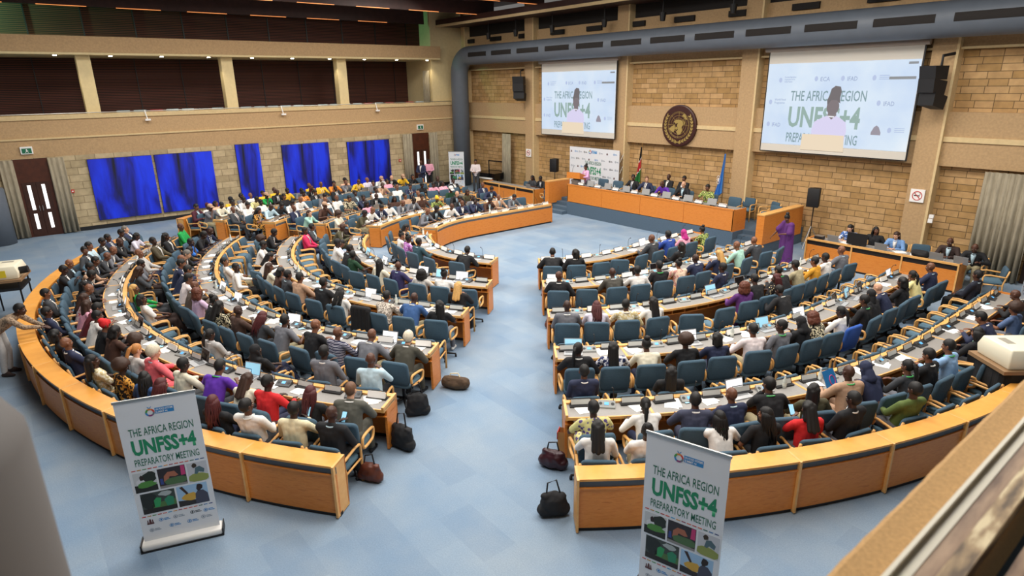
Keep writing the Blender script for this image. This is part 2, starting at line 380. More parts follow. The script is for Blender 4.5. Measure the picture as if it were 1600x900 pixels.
door(1, .3, 1.42); door(2, 17.5, 18.55)
def curtain(a, b, z0, z1, label, n=None, amp=.06, normal=(1, 0)):
    a = Vector(a); b = Vector(b); L = (b-a).length; n = n or int(L/.035); d = (b-a)/n; nx = Vector((normal[0], normal[1]))
    vs = []; fs = []
    for i in range(n+1):
        p = a+d*i; ph = i*d.length/.155*2*math.pi
        for z, k in ((z1, .55), ((z0+z1)/2, .85), (z0, 1.1)):
            q = p+nx*(amp*k*(1+math.sin(ph+.7*math.sin(i*.37))))
            vs.append((q.x, q.y, z))
    for i in range(n):
        for j in range(2): fs.append((i*3+j, i*3+3+j, i*3+4+j, i*3+1+j))
    c = a.lerp(b, .5)
    o = MB().add([(x-c.x, y-c.y, z-z0) for x, y, z in vs], fs).build('curtain', CURT, None, True, loc=(c.x, c.y, z0))
    s = o.modifiers.new('thickness', 'SOLIDIFY'); s.thickness = .012
    tag(o, label, 'curtain'); return o
curtain((XL+.09, -.12), (XL+.09, .34), .04, 2.97, 'grey pleated curtain left of the left hand double door')
curtain((XL+.09, 1.4), (XL+.09, 1.92), .04, 2.97, 'grey pleated curtain right of the left hand double door')
curtain((XL+.09, 16.9), (XL+.09, 17.5), .04, 2.97, 'grey pleated curtain left of the far corner door')
curtain((XL+.09, 18.55), (XL+.09, 19.05), .04, 2.97, 'grey pleated curtain right of the far corner door')
curtain((-5.35, 21.02), (-4.1, 21.02), .03, 2.95, 'wide grey pleated curtain beside the dark doorway at right', amp=.08, normal=(0, -1))
curtain((-26.9, 21.02), (-26.2, 21.02), .03, 2.95, 'grey pleated curtain behind the left interpreter table', amp=.06, normal=(0, -1))
curtain((-31.6, 19.2), (-30.95, 19.2), 3.71, 6.2, 'pale curtain in the gallery corner beside the duct', amp=.05, normal=(0, -1))
o = struct(MB().b2((-4.1, 21.15, 0), (-2.6, 21.36, 2.9)).build('door_3', mat('dark_brown_door', '#2a1a12', .4)))
MB().b2((-3.95, 21.1, 1.25), (-3.6, 21.15, 1.4)).build('push_plate', METAL, o)
# exit signs, fire points
EXG = mat('exit_sign_green', '#0e5a3c', .5, emit='#0b4a34', es=.5)
for y, lab in ((.84, 'white boxed green exit sign above the left hand door'), (18.05, 'white boxed green exit sign above the far corner door')):
    t = thing('exit_sign', lab, 'sign', (XL, y, 3.16))
    MB().b2((0, -.19, 0), (.09, .19, .27)).build('housing', WHITE, t)
    MB().b2((.09, -.15, .03), (.1, .15, .21)).build('face', EXG, t)
    g = MB(); g.ell((.105, .0, .17), (.006, .02, .02), nu=8, nv=6); g.box((.104, 0, .12), (.006, .03, .07), 0, .3); g.box((.104, .03, .08), (.006, .014, .06), 0, .6); g.box((.104, -.03, .08), (.006, .014, .06), 0, -.6); g.box((.104, .02, .13), (.006, .06, .012))
    g.build('running_figure', WHITE, t)
for y, z in ((1.98, 1.62), (16.7, 1.62)):
    t = thing('fire_call_point', 'small red square fire call point %s' % ('right of the left curtain' if y < 5 else 'left of the far corner curtain'), 'alarm', (XL, y, z))
    MB().b2((0, -.06, -.06), (.05, .06, .06)).build('box', REDINK, t); MB().b2((.05, -.025, -.025), (.056, .025, .025)).build('button', WHITE, t)
# surveillance brackets on parapet and spot heads
for k, y in enumerate((5.05, 10.7, 15.55)):
    t = thing('gallery_bracket', 'thin white bracket clamped over the gallery parapet, %s from the left' % ordn(k), 'bracket', (XL-.05, y, 4.0), group='gallery brackets')
    MB().tube([(0, 0, .62), (.06, 0, .5), (.1, .03, .28)], .022, 8).build('arm', WHITE, t); MB().box((.12, .04, .24), (.1, .2, .07)).build('head', WHITE, t)
# chairs of the upper gallery seen as a row of tops over the parapet
GS = {'pale': mat('pale_seat_vinyl', '#a9bfc9', .6), 'red': mat('red_seat_vinyl', '#a3202c', .6), 'dark': mat('dark_seat_vinyl', '#1c2226', .6)}
for k in range(24):
    y = 4.4+k*.62; c = 'red' if k in (2, 18, 20, 22) else ('dark' if k in (5, 13, 21) else 'pale')
    t = thing('gallery_chair', '%s gallery chair showing over the parapet, %s from the left' % (c, ordn(k)), 'chair', (-31.25, y, 3.7), group='gallery chairs')
    me = MB().box((0, 0, .66), (.07, .5, .5), 0, 0, -.1).mesh('back', GS[c]); bev(me, .03); inst('backrest', me, t)
    MB().box((-.25, 0, .42), (.46, .48, .07)).build('seat', GS[c], t); MB().b2((-.2, -.2, 0), (-.15, .2, .4)).build('support', BLACK, t)

# near balcony on the camera side: parapet, white rail, cable tray
BR = mat('tan_roughcast', '#b5905f', .95, var=.16, scale=130, bump=.12)
g = MB(); rnd = random.Random(3); n = 240; vs = []; fs = []
for k in range(n+1):
    y = -2.5+11.5*k/n; w = rnd.uniform(-.0015, .0015)
    vs += [(-.372+w, y, 2.9), (-.372+w, y, 4.53+w*.4), (-.36+w*.5, y, 4.54), (-.2, y, 4.54), (-.2, y, 2.9)]
for k in range(n):
    for j in range(5): fs.append((k*5+j, k*5+(j+1) % 5, k*5+5+(j+1) % 5, k*5+5+j))
struct(g.add(vs, fs).build('wall_right_gallery_parapet', BR))
tag(MB().b2((-.292, -2.4, 4.54), (-.262, 8.9, 4.562)).b2((-.292, -2.4, 4.562), (-.284, 8.9, 4.575)).build('handrail_channel', mat('cream_painted_metal', '#d9d3c0', .4)), 'cream painted metal channel running along the near balcony ledge', 'rail')
PLK = ramp_mat('highlit_plank', 'noise', 9, [(.38, '#5f4c36'), (.5, '#a78c66'), (.6, '#e0cfa6')], .45, stretch=(4, .8, 4))  # pale blotches in the colour stand for highlights on the tan wood
PLK2 = ramp_mat('brown_plank', 'noise', 9, [(.36, '#6a5140'), (.64, '#a98d72')], .5, stretch=(4, .6, 4))
tag(MB().b2((-.262, -2.4, 4.535), (-.234, 8.9, 4.56)).build('balcony_plank', PLK2), 'brown plank lying directly against the cream channel on the near ledge', 'plank')
tag(MB().b2((-.232, -2.4, 4.54), (-.199, 8.9, 4.572)).build('balcony_plank', PLK), 'tan plank with painted highlights, second from the cream channel on near ledge', 'plank')
tag(MB().b2((-.16, -2.4, 4.52), (-.138, 8.9, 4.55)).build('balcony_plank', PLK2), 'brown plank beyond the dark gap at the lower right corner', 'plank')
tag(MB().b2((-.136, -2.4, 4.53), (-.105, 8.9, 4.555)).build('balcony_plank', PLK), 'outermost blotchy plank in the lower right corner', 'plank')
struct(MB().b2((-.2, -2.5, 2.9), (1.5, 9, 4.4)).build('floor_right_gallery', DCARPET))
tag(MB().lathe([(.3, 0), (.3, 4.86), (.27, 4.92), (.15, 4.94)], n=36).build('ventilation_post', mat('warm_grey_paint', '#625f5d', .8), None, True, loc=(-1.25, -.355, 0)), 'thick grey round post close to the camera at lower left', 'duct')
# ------------------------------------------------------------ horseshoe of desks
O = Vector((-15.35, 13.2))
A0 = {'C': 38.5, 'B': 38.5, 'A': 77.0}
DR = [4.42, 6.45, 8.5, 10.55, 12.6]; VR = [5.06, 7.18, 9.2, 11.3, 13.02]
RN = [3.92, 5.95, 8.0, 10.05, 12.1]; RF = [3.34, 5.42, 7.5, 9.52, 11.6]
SECN = {'C': 'right', 'A': 'near left', 'B': 'far left'}
ROWN = ['first', 'second', 'third', 'fourth', 'fifth']
def pos(sec, r, t, rref):
    """point at radius r for the arc length t measured on radius rref, plus the inward direction"""
    a0 = math.radians(A0[sec]); q = t/rref
    if sec == 'A':
        a = math.radians(-51.5)-q
        d = Vector((math.cos(a), math.sin(a))); return O+d*r, -d
    if q <= a0:
        a = q-a0; d = Vector((math.cos(a), math.sin(a))); p = d*r
    else:
        d = Vector((1, 0)); p = Vector((r, t-a0*rref))
    if sec == 'B': p = Vector((-p.x, p.y)); d = Vector((-d.x, d.y))
    return O+p, -d
def yaw(d): return math.atan2(-d.x, d.y)
class Path:
    def __init__(s, sec, t0, t1, rref, n, org): s.sec, s.t0, s.t1, s.rref, s.n, s.org = sec, t0, t1, rref, n, org
    def __call__(s, r, k):
        t = s.t0+(s.t1-s.t0)*k/(s.n-1); p, d = pos(s.sec, r, t, s.rref); return Vector((p.x-s.org.x, p.y-s.org.y))
def module_list(T, w=1.36):
    n = max(1, round(T/w)); return [(T*i/n, T*(i+1)/n) for i in range(n)]
def row_modules(sec, i):
    T = RN[i]*math.radians(A0[sec])+(0 if sec == 'A' else 3.9)
    s = .44 if (sec, i) == ('A', 0) else 0
    return [(a+s, b+s) for a, b in module_list(T-s)]
def desk_rows():
    for sec in 'CAB':
        for i in range(5):
            rn, rf = RN[i], RF[i]; ml = row_modules(sec, i)
            for j, (t0, t1) in enumerate(ml):
                c, _ = pos(sec, (rn+rf)/2, (t0+t1)/2, rn)
                d = thing('desk_unit', 'curved wooden two seat desk, %s from aisle, %s %s row' % (ordn(j), ROWN[i], SECN[sec]), 'desk', (c.x, c.y, 0), group='curved conference desk units')
                P = Path(sec, t0, t1, rn, 7, c)
                MB().band(P, rf+.09, rn-.025, .715, .745).build('tabletop', TOP, d)
                g = MB(); g.band(P, rf, rf+.09, .70, .775); g.band(P, rn-.025, rn, .705, .75)
                pw = Path(sec, t1-.045, t1, rn, 2, c); g.band(pw, rf+.09, rn-.025, .716, .75)
                if j == 0: g.band(Path(sec, t0, t0+.04, rn, 2, c), rf, rn, .70, .79)
                g.build('wood_edging', WOODL, d)
                MB().band(P, rf+.025, rf+.05, .62, .70).build('fabric_strip', FSTRIP, d)
                MB().band(P, rf+.005, rf+.045, .06, .62).build('front_panel', WOOD, d)
                g = MB().band(P, rf+.05, rn-.06, .585, .605)
                for k in range(4):
                    tt = t0+(t1-t0)*(k+.5)/4; g.band(Path(sec, tt-.008, tt+.008, rn, 2, c), rf+.25, rn-.06, .605, .715)
                g.build('shelf', WOOD, d)
                if j == 0: MB().band(Path(sec, t0, t0+.04, rn, 2, c), rf, rn-.1, .02, .70).build('end_panel', WOOD, d)
                if j == len(ml)-1: MB().band(Path(sec, t1-.04, t1, rn, 2, c), rf, rn-.1, .02, .78).build('end_panel', WOOD, d)
                MB().band(P, rf+.03, rf+.045, 0, .06).build('kick_plate', BLACK, d)
        # outer wall
        T = 13.4*math.radians(A0[sec])+(0 if sec == 'A' else 3.9); ml = module_list(T)
        for j, (t0, t1) in enumerate(ml):
            c, _ = pos(sec, 13.5, (t0+t1)/2, 13.4)
            d = thing('outer_barrier', 'low curved barrier behind the back row, %s from aisle, %s block' % (ordn(j), SECN[sec]), 'barrier', (c.x, c.y, 0), group='curved wooden barrier sections')
            P = Path(sec, t0, t1, 13.4, 7, c)
            MB().band(P, 13.36, 13.66, .755, .785).build('top_board', WOODT, d)
            MB().band(P, 13.60, 13.63, .655, .755).build('fabric_strip', FSTRIP, d)
            g = MB().band(P, 13.6, 13.64, .06, .635); g.band(P, 13.6, 13.655, .635, .655)
            g.build('front_panel', WOOD, d)
            g = MB().band(Path(sec, t1-.03, t1, 13.4, 2, c), 13.4, 13.68, .02, .787)
            g.build('rib', WOODL, d)
            if j == 0: MB().band(Path(sec, t0, t0+.03, 13.4, 2, c), 13.36, 13.68, .02, .787).build('rib', WOODL, d)
            MB().band(P, 13.55, 13.62, 0, .06).build('kick_plate', BLACK, d)
            MB().band(P, 13.36, 13.39, .06, .755).build('back_panel', WOOD, d)
desk_rows()

# ------------------------------------------------------------ chairs
def pad(w, d, h, r, c=(0, 0, 0), rx=0, curve=0):
    """rounded upholstered pad lying in x-z (h tall, d thick)"""
    n = 6; out = []
    for cx, cz, a0 in ((w/2-r, h/2-r, 0), (-w/2+r, h/2-r, 90), (-w/2+r, -h/2+r, 180), (w/2-r, -h/2+r, 270)):
        for k in range(n):
            a = math.radians(a0+90*k/(n-1)); out.append((cx+r*math.cos(a), cz+r*math.sin(a)))
    R = Euler((rx, 0, 0)).to_matrix(); N = len(out); vs = []; fs = []
    lay = ((-d/2, .9), (-d/2+d*.2, 1), (d/2-d*.2, 1), (d/2, .9))
    for y, s in lay:
        for u, v in out: vs.append(Vector(c)+R@Vector((u*s, y+curve*((u/(w/2))**2), v*s)))
    for i in range(3):
        for k in range(N): fs.append((i*N+k, i*N+(k+1) % N, (i+1)*N+(k+1) % N, (i+1)*N+k))
    fs.append(tuple(range(N-1, -1, -1))); fs.append(tuple(3*N+k for k in range(N)))
    return MB().add(vs, fs)
def rloop(pts, r, w, n=8):
    return MB().tube(pts, r, n, True)
def smooth_loop(pts, it=2):
    pts = [Vector(p) for p in pts]
    for _ in range(it):
        q = []; w = .17 if _ == 0 else .25
        for i, p in enumerate(pts):
            b = pts[(i+1) % len(pts)]; q += [p.lerp(b, w), p.lerp(b, 1-w)]
        pts = q
    return pts
# swivel chair, facing +Y, seat centre over the origin
SW = {}
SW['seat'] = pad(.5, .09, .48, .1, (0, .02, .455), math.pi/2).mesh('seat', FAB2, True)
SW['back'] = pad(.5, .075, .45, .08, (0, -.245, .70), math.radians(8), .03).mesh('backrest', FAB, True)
def armloop(x):
    pts = smooth_loop([(x, -.2, .48), (x, .2, .44), (x, .25, .62), (x, -.2, .68)], 2)
    return rloop(pts, .022, .03).mesh('armrest', WOODL, True)
SW['armL'] = armloop(-.285); SW['armR'] = armloop(.285)
def star():
    g = MB().tube([(0, 0, .1), (0, 0, .42)], .028, 10)
    for k in range(5):
        a = 2*math.pi*k/5+.3; g.tube([(0, 0, .115), (.3*math.cos(a), .3*math.sin(a), .07), (.3*math.cos(a), .3*math.sin(a), 0)], [.03, .018, .016], 6)
    return g.mesh('star_base', BLACK, True)
SW['star'] = star()
SW['caster'] = MB().tube([(-.02, 0, .028), (.02, 0, .028)], .028, 10).tube([(0, 0, .03), (0, 0, .075)], .01, 6).mesh('caster', BLACK, True)
def swivel(loc, rz, label, near, fab=None):
    t = thing('swivel_chair', label, 'chair', loc, rz, 'swivel conference chairs')
    o = inst('seat', SW['seat'], t); b = inst('backrest', SW['back'], t)
    if fab:
        for x in (o, b): x.material_slots[0].link = 'OBJECT'; x.material_slots[0].material = fab
    inst('armrest', SW['armL'], t); inst('armrest', SW['armR'], t)
    s = inst('star_base', SW['star'], t)
    if near:
        for k in range(5):
            a = 2*math.pi*k/5+.3; inst('caster', SW['caster'], s, loc=(.3*math.cos(a), .3*math.sin(a), 0), rz=a)
    return t
# wooden armchair
WC = {}
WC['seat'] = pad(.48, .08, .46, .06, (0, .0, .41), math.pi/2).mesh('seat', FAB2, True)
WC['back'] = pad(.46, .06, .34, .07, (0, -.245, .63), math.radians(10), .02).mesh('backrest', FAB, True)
def frame(x):
    p = [(x, .22, 0), (x, .23, .3), (x, .225, .56), (x, .2, .6), (x, .1, .615), (x, -.2, .585), (x, -.25, .58)]
    g = MB().tube(p, .021, 8).tube([(x, -.23, .0), (x, -.2, .38), (x*.97, -.25, .6), (x*.93, -.29, .76)], .02, 8)
    g.tube([(x, .22, .37), (x, -.2, .36)], .016, 6); return g.mesh('side_frame', WOODL, True)
WC['fl'] = frame(-.265); WC['fr'] = frame(.265)
def armchair(loc, rz, label, group='low wooden armchairs'):
    t = thing('wooden_armchair', label, 'chair', loc, rz, group)
    inst('seat', WC['seat'], t); inst('backrest', WC['back'], t); inst('side_frame', WC['fl'], t); inst('side_frame', WC['fr'], t)
    return t
# ------------------------------------------------------------ people
def ico(sub=2):
    bm = bmesh.new(); bmesh.ops.create_icosphere(bm, subdivisions=sub, radius=1); v = np.array([x.co for x in bm.verts]); f = [[q.index for q in x.verts] for x in bm.faces]; bm.free(); return v, f
ICO1, ICO2 = ico(1), ico(2)
def cap(p0, r0, p1, r1): return ('c', Vector(p0), r0, Vector(p1), r1)
def ell(c, r, R=None): return ('e', Vector(c), r, R)
def blob(name, shapes, voxel, slot=None, smooth=5, ratio=.5, fine=False):
    """one continuous skin grown over overlapping tapered limbs"""
    bm = bmesh.new(); IV, IF = ICO2 if fine else ICO1
    IV1 = ICO1[0]
    for s in shapes:
        if s[0] == 'c':
            _, p0, r0, p1, r1 = s
            iv = ICO2[0] if max(r0, r1) > .04 else IV1
            vs = [bm.verts.new(p0+Vector(v)*r0) for v in iv]+[bm.verts.new(p1+Vector(v)*r1) for v in iv]
            r = bmesh.ops.convex_hull(bm, input=vs)
            bmesh.ops.delete(bm, geom=[g for g in set(r['geom_interior']+r['geom_unused']) if isinstance(g, bmesh.types.BMVert) and g.is_valid], context='VERTS')
        else:
            _, c, r, R = s; R = R or Matrix.Identity(3)
            vs = [bm.verts.new(c+R@Vector((v[0]*r[0], v[1]*r[1], v[2]*r[2]))) for v in ICO2[0]]
            for f in ICO2[1]: bm.faces.new([vs[i] for i in f])
    me = bpy.data.meshes.new('tmp'); bm.to_mesh(me); bm.free()
    o = bpy.data.objects.new('tmp', me); COL.objects.link(o)
    m = o.modifiers.new('r', 'REMESH'); m.mode = 'VOXEL'; m.voxel_size = voxel
    m = o.modifiers.new('s', 'SMOOTH'); m.factor = .5; m.iterations = smooth
    if ratio < 1: m = o.modifiers.new('d', 'DECIMATE'); m.ratio = ratio
    dg = bpy.context.evaluated_depsgraph_get(); out = bpy.data.meshes.new_from_object(o.evaluated_get(dg))
    bpy.data.objects.remove(o); bpy.data.meshes.remove(me)
    out.name = name; out.materials.clear(); out.materials.append(slot or PLACE); out.polygons.foreach_set('use_smooth', [True]*len(out.polygons)); return out
PLACE = mat('plain_cloth', '#888888', .8)
X = Vector((1, 0, 0))
def ik(S, T, l1, l2, hint):
    S, T, hint = Vector(S), Vector(T), Vector(hint); d = T-S; L = min(d.length, (l1+l2)*.995); u = d.normalized()
    a = (l1*l1-l2*l2+L*L)/(2*L); h = math.sqrt(max(0, l1*l1-a*a)); n = hint-u*hint.dot(u); n.normalize()
    return S+u*a+n*h, S+u*L
def head_shapes(M, R):
    P = lambda x, y, z: M+R@Vector((x, y, z))
    s = [ell(P(0, -.012, .022), (.074, .094, .098), R), ell(P(0, .026, -.04), (.058, .062, .076), R), ell(P(0, .05, -.092), (.03, .027, .022), R),
         cap(P(0, .088, .008), .009, P(0, .1, -.03), .014), cap(P(-.036, .072, .024), .013, P(.036, .072, .024), .013),
         ell(P(0, .081, -.06), (.025, .013, .007), R), ell(P(0, .08, -.073), (.02, .013, .008), R),
         ell(P(-.04, .06, -.025), (.022, .024, .02), R), ell(P(.04, .06, -.025), (.022, .024, .02), R)]
    for x in (-1, 1): s += [ell(P(.076*x, -.012, -.005), (.011, .02, .032), R), ell(P(.079*x, -.016, .012), (.01, .016, .016), R)]
    return s
def hand_shapes(W, f, n, sg, curl):
    """palm, four unequal bent fingers and a thumb; f forward, n palm normal, sg thumb side"""
    f = f.normalized(); n = (n-f*n.dot(f)).normalized(); t = f.cross(n).normalized()*sg; s = []
    for k in (-1, 0, 1): s.append(cap(W, .02, W+f*.085+t*(.022*k), .014))
    Ls = (.036, .042, .039, .029)
    for i, L in enumerate(Ls):
        b = W+f*.085+t*((1.5-i)*.0205); d1 = (f+n*curl*.6).normalized(); d2 = (f+n*curl*1.8).normalized()
        e = b+d1*L; s += [cap(b, .0095, e, .0088), cap(e, .0088, e+d2*L*.8, .0072)]
    b = W+f*.025+t*.026; e = b+(f*.55+t*.8+n*curl*.3).normalized()*.045
    s += [cap(b, .013, e, .0105), cap(e, .0105, e+(f*.9+t*.25+n*curl*.6).normalized()*.032, .0085)]
    return s
def figure(name, lean, hp, hy, RH, LH, legs='sit', hips=.56, tilt=0, hb=True):
    """builds the body and every garment for one pose; +Y is forward"""
    a = math.radians(lean); d = Vector((math.sin(math.radians(tilt)), math.sin(a), math.cos(a))).normalized(); fw = Vector((0, math.cos(a), -math.sin(a)))
    H = Vector((0, -.06, hips)); N = H+d*.485
    SL, SR = H+d*.445-X*.18, H+d*.445+X*.18
    nd = Vector((0, math.sin(a*.55+math.radians(hp)*.35), math.cos(a*.55+math.radians(hp)*.35)))
    HC = N+nd*.165+fw*.012
    R = Euler((-math.radians(hp), 0, math.radians(hy)), 'XYZ').to_matrix()
    R = Euler((0, 0, math.radians(hy))).to_matrix() @ Euler((-math.radians(hp), 0, 0)).to_matrix()
    ER, WR = ik(SR, RH, .28, .25, (.9, -.45, -.6)); EL, WL = ik(SL, LH, .28, .25, (-.9, -.45, -.6))
    if legs == 'sit':
        K = [Vector((x*.115, .37, hips-.02)) for x in (-1, 1)]; A = [Vector((x*.12, .36+.05*x, .09)) for x in (-1, 1)]
        toe = [p+Vector((.01*x, .15, -.05)) for p, x in zip(A, (-1, 1))]
    elif legs == 'cross':
        K = [Vector((-.1, .38, hips)), Vector((.02, .42, hips+.09))]; A = [Vector((-.1, .42, .09)), Vector((-.16, .55, .30))]
        toe = [A[0]+Vector((0, .15, -.05)), A[1]+Vector((-.05, .13, -.02))]
    elif legs == 'out':
        K = [Vector((x*.13, .42, hips-.0)) for x in (-1, 1)]; A = [Vector((x*.14, .74, .10)) for x in (-1, 1)]; toe = [p+Vector((.0, .12, .02)) for p in A]
    else:
        K = [Vector((x*.1, .02, .5)) for x in (-1, 1)]; A = [Vector((x*.11, -.03, .09)) for x in (-1, 1)]; toe = [p+Vector((.02*x, .15, -.05)) for p, x in zip(A, (-1, 1))]
    hipL = [H+X*(-.085), H+X*.085]
    body = head_shapes(HC, R)+[cap(N-d*.05, .056, HC-nd*.07, .05), cap(H+d*.38-X*.11, .06, H+d*.38+X*.11, .06)]
    for x in (-1, 1): body.append(cap(H+X*.05*x, .08, H+d*.34+X*.05*x, .06))
    for S, E, Wp, sg in ((SR, ER, WR, -1), (SL, EL, WL, 1)):
        body += [cap(S, .05, E, .037), cap(E, .037, Wp, .025)]
        f = (Wp-E).normalized()
        if E.z > Wp.z-.02 and RH[2] < .9 and hips < .7: f = (f*Vector((1, 1, .3))).normalized()
        body += hand_shapes(Wp, f, Vector((0, 0, -1)) if abs(f.z) < .8 else Vector((0, -1, 0)), sg*(-1 if False else 1), .55)
    for i in (0, 1):
        body += [cap(hipL[i], .07, K[i], .05), cap(K[i], .052, A[i], .034), cap(A[i], .034, toe[i], .026), cap(A[i]+Vector((0, -.03, -.04)), .03, toe[i], .028)]
    out = {'head': (HC.copy(), R.copy()), 'hands': (WR.copy(), WL.copy())}
    out['body'] = blob(name+'_body', body, .0078, SKINS[0], 3, .4)
    def torso(off):
        s = [cap(H+d*.385-X*.1, .085+off, H+d*.385+X*.1, .085+off), cap(H+d*.43, .085+off, N+d*.005, .058+off), cap(SL, .062+off, SR, .062+off)]
        for x in (-1, 1): s += [cap(H+X*.062*x-d*.03, .118+off, H+d*.30+X*.07*x, .108+off)]
        s += [cap(H-d*.03, .124+off, H+d*.36, .110+off)]
        for x in (-1, 1): s.append(cap(H+d*.30+X*.07*x, .104+off, H+d*.40+X*.13*x, .072+off))
        return s
    def sleeves(off, full=True):
        s = []
        for S, E, Wp in ((SR, ER, WR), (SL, EL, WL)):
            if full: s += [cap(S, .066+off, E, .05+off), cap(E, .05+off, Wp-(Wp-E)*.04, .037+off)]
            else: s += [cap(S, .068+off, S.lerp(E, .72), .06+off)]
        return s
    out['long'] = blob(name+'_long', torso(0)+sleeves(0), .0125, None, 4, .6)
    out['jacket'] = blob(name+'_jacket', torso(.009)+sleeves(.006)+[cap(H-d*.06-X*.06, .12, H-d*.06+X*.06, .12)], .0125, None, 4, .6)
    out['short'] = blob(name+'_short', torso(0)+sleeves(0, False), .0125, None, 4, .6)
    tr = [cap(hipL[0]-X*.02, .118, hipL[1]+X*.02, .118)]
    for i in (0, 1): tr += [cap(hipL[i], .105, K[i], .074), cap(K[i], .074, A[i]+Vector((0, 0, .03)), .056)]
    out['trousers'] = blob(name+'_trousers', tr, .014, None, 4, .6)
    sk = [cap(hipL[0]-X*.03, .12, hipL[1]+X*.03, .12)]; mA = [A[i].lerp(K[i], .4 if legs != 'stand' else .12) for i in (0, 1)]
    for u in (0, .5, 1):
        h = hipL[0].lerp(hipL[1], u); k = K[0].lerp(K[1], u); q = mA[0].lerp(mA[1], u); sk += [cap(h, .115, k, .095), cap(k, .095, q, .085 if legs != 'stand' else .13)]
    out['skirt'] = blob(name+'_skirt', sk, .015, None, 6, .6)
    sh = []
    for i in (0, 1): sh += [cap(A[i]+Vector((0, -.035, -.045)), .04, toe[i], .036), cap(A[i], .045, A[i]+(toe[i]-A[i])*.5, .042)]
    out['shoes'] = blob(name+'_shoes', sh, .012, None, 3, .6)
    if name == 'gown':
        gs = [cap(SL, .1, (-.2, -.03, .14), .12), cap(SR, .1, (.2, -.03, .14), .12), cap(N-d*.08, .1, (0, .03, .14), .14), cap((-.1, 0, .14), .13, (.1, 0, .14), .13)]
        for S, E, Wp in ((SR, ER, WR), (SL, EL, WL)): gs += [cap(S, .085, S.lerp(E, .9), .11), cap(S.lerp(E, .8), .1, S.lerp(E, .5)+Vector((0, 0, -.3)), .07)]
        out['gown'] = blob(name+'_gown', gs, .015, None, 5, .6)
    # shirt front with collar, tie, lanyard
    g = MB(); up = d; F = lambda u, v, h: H+d*v+X*u+fw*h
    top, bot = .47, .17
    def fy(v): return .062+.06*min(1, (0.47-v)/.1)+.006
    vs = []; fs = []; n = 8
    for i in range(n+1):
        v = top-(top-bot)*i/n; w = .058*(1-i/n)+.004
        for u, hh in ((-w, fy(v)+.004), (0, fy(v)+.010), (w, fy(v)+.004), (0, fy(v)-.03)): vs.append(F(u, v, hh))
    for i in range(n):
        for j in range(4): fs.append((i*4+j, i*4+(j+1) % 4, i*4+4+(j+1) % 4, i*4+4+j))
    fs += [(0, 1, 2, 3), (n*4, n*4+1, n*4+2, n*4+3)]
    g.add(vs, fs); pts = [N+d*.0+Vector((.064*math.cos(t), .064*math.sin(t)*math.cos(a), -.064*math.sin(t)*math.sin(a)+.004)) for t in [2*math.pi*k/16 for k in range(16)]]
    g.tube(pts, .014, 6, True); out['collar'] = g.mesh(name+'_collar', PLACE, True)
    g = MB(); vs = []; fs = []
    for i in range(n+1):
        v = top-.02-(top-bot-.02)*i/n; w = .011+.012*i/n if i else .016
        for u, hh in ((-w, fy(v)+.010), (0, fy(v)+.016), (w, fy(v)+.010), (0, fy(v)-.01)): vs.append(F(u, v, hh))
    for i in range(n):
        for j in range(4): fs.append((i*4+j, i*4+(j+1) % 4, i*4+4+(j+1) % 4, i*4+4+j))
    g.add(vs, fs+[(0, 1, 2, 3), (n*4, n*4+1, n*4+2, n*4+3)]); out['tie'] = g.mesh(name+'_tie', PLACE)
    g = MB(); pts = [N+d*.006+Vector((.074*math.cos(t), .074*math.sin(t)*math.cos(a), -.074*math.sin(t)*math.sin(a)+.0)) for t in [math.pi*(1-.25+1.5*k/12) for k in range(13)]]
    g.tube(pts, .011, 6); 
    for x in (-1, 1): g.tube([F(x*.05, .455, .062), F(x*.045, .36, .13), F(0, .15, .14)], .009, 5)
    out['lanyard'] = g.mesh(name+'_lanyard', PLACE, True)
    return out
SKIN_HEX = ['#553425', '#452a1f', '#6b4430', '#7d5139', '#3a241b']
SKINS = [mat('deep_brown_skin_%s' % 'abcde'[i], c, .5, var=.06, scale=20) for i, c in enumerate(SKIN_HEX)]
PALE = mat('light_skin', '#d3a284', .5, var=.05, scale=20); TANSKIN = mat('tan_skin', '#a97450', .5, var=.05, scale=20)
DZ = .80
POSES = {}
def pose(k, *a, **kw): POSES[k] = figure(k, *a, **kw)
pose('desk', 9, 10, 3, (.16, .36, DZ), (-.18, .34, DZ))
pose('write', 27, 30, 4, (.12, .42, DZ), (-.2, .38, DZ))
pose('typing', 17, 20, -5, (.1, .38, DZ+.01), (-.1, .38, DZ+.01))
pose('chin', 20, 4, -14, (.04, .24, 1.0), (-.2, .36, DZ))
pose('look', 4, 2, 38, (.17, .34, DZ), (-.2, .18, .70))
pose('lap', -6, 8, 4, (.06, .2, .69), (-.07, .21, .69))
pose('cross', -12, -2, 14, (.06, .24, .74), (-.1, .2, .72), 'cross')
pose('phone', 3, 22, 2, (.07, .24, .93), (-.08, .22, .78))
pose('out', -16, 16, 0, (.07, .22, .76), (-.08, .2, .74), 'out')
pose('stand', 3, 4, 12, (.07, .2, 1.08), (-.07, .2, 1.08), 'stand', .94)
pose('speak', 7, 16, 0, (.2, .3, 1.15), (-.2, .3, 1.15), 'stand', .94)
pose('bend', 58, 12, 10, (.15, .78, .98), (-.12, .72, .92), 'stand', .94)
pose('gown', 9, 30, 28, (.36, .30, .92), (-.06, .24, 1.08), 'stand', .94)

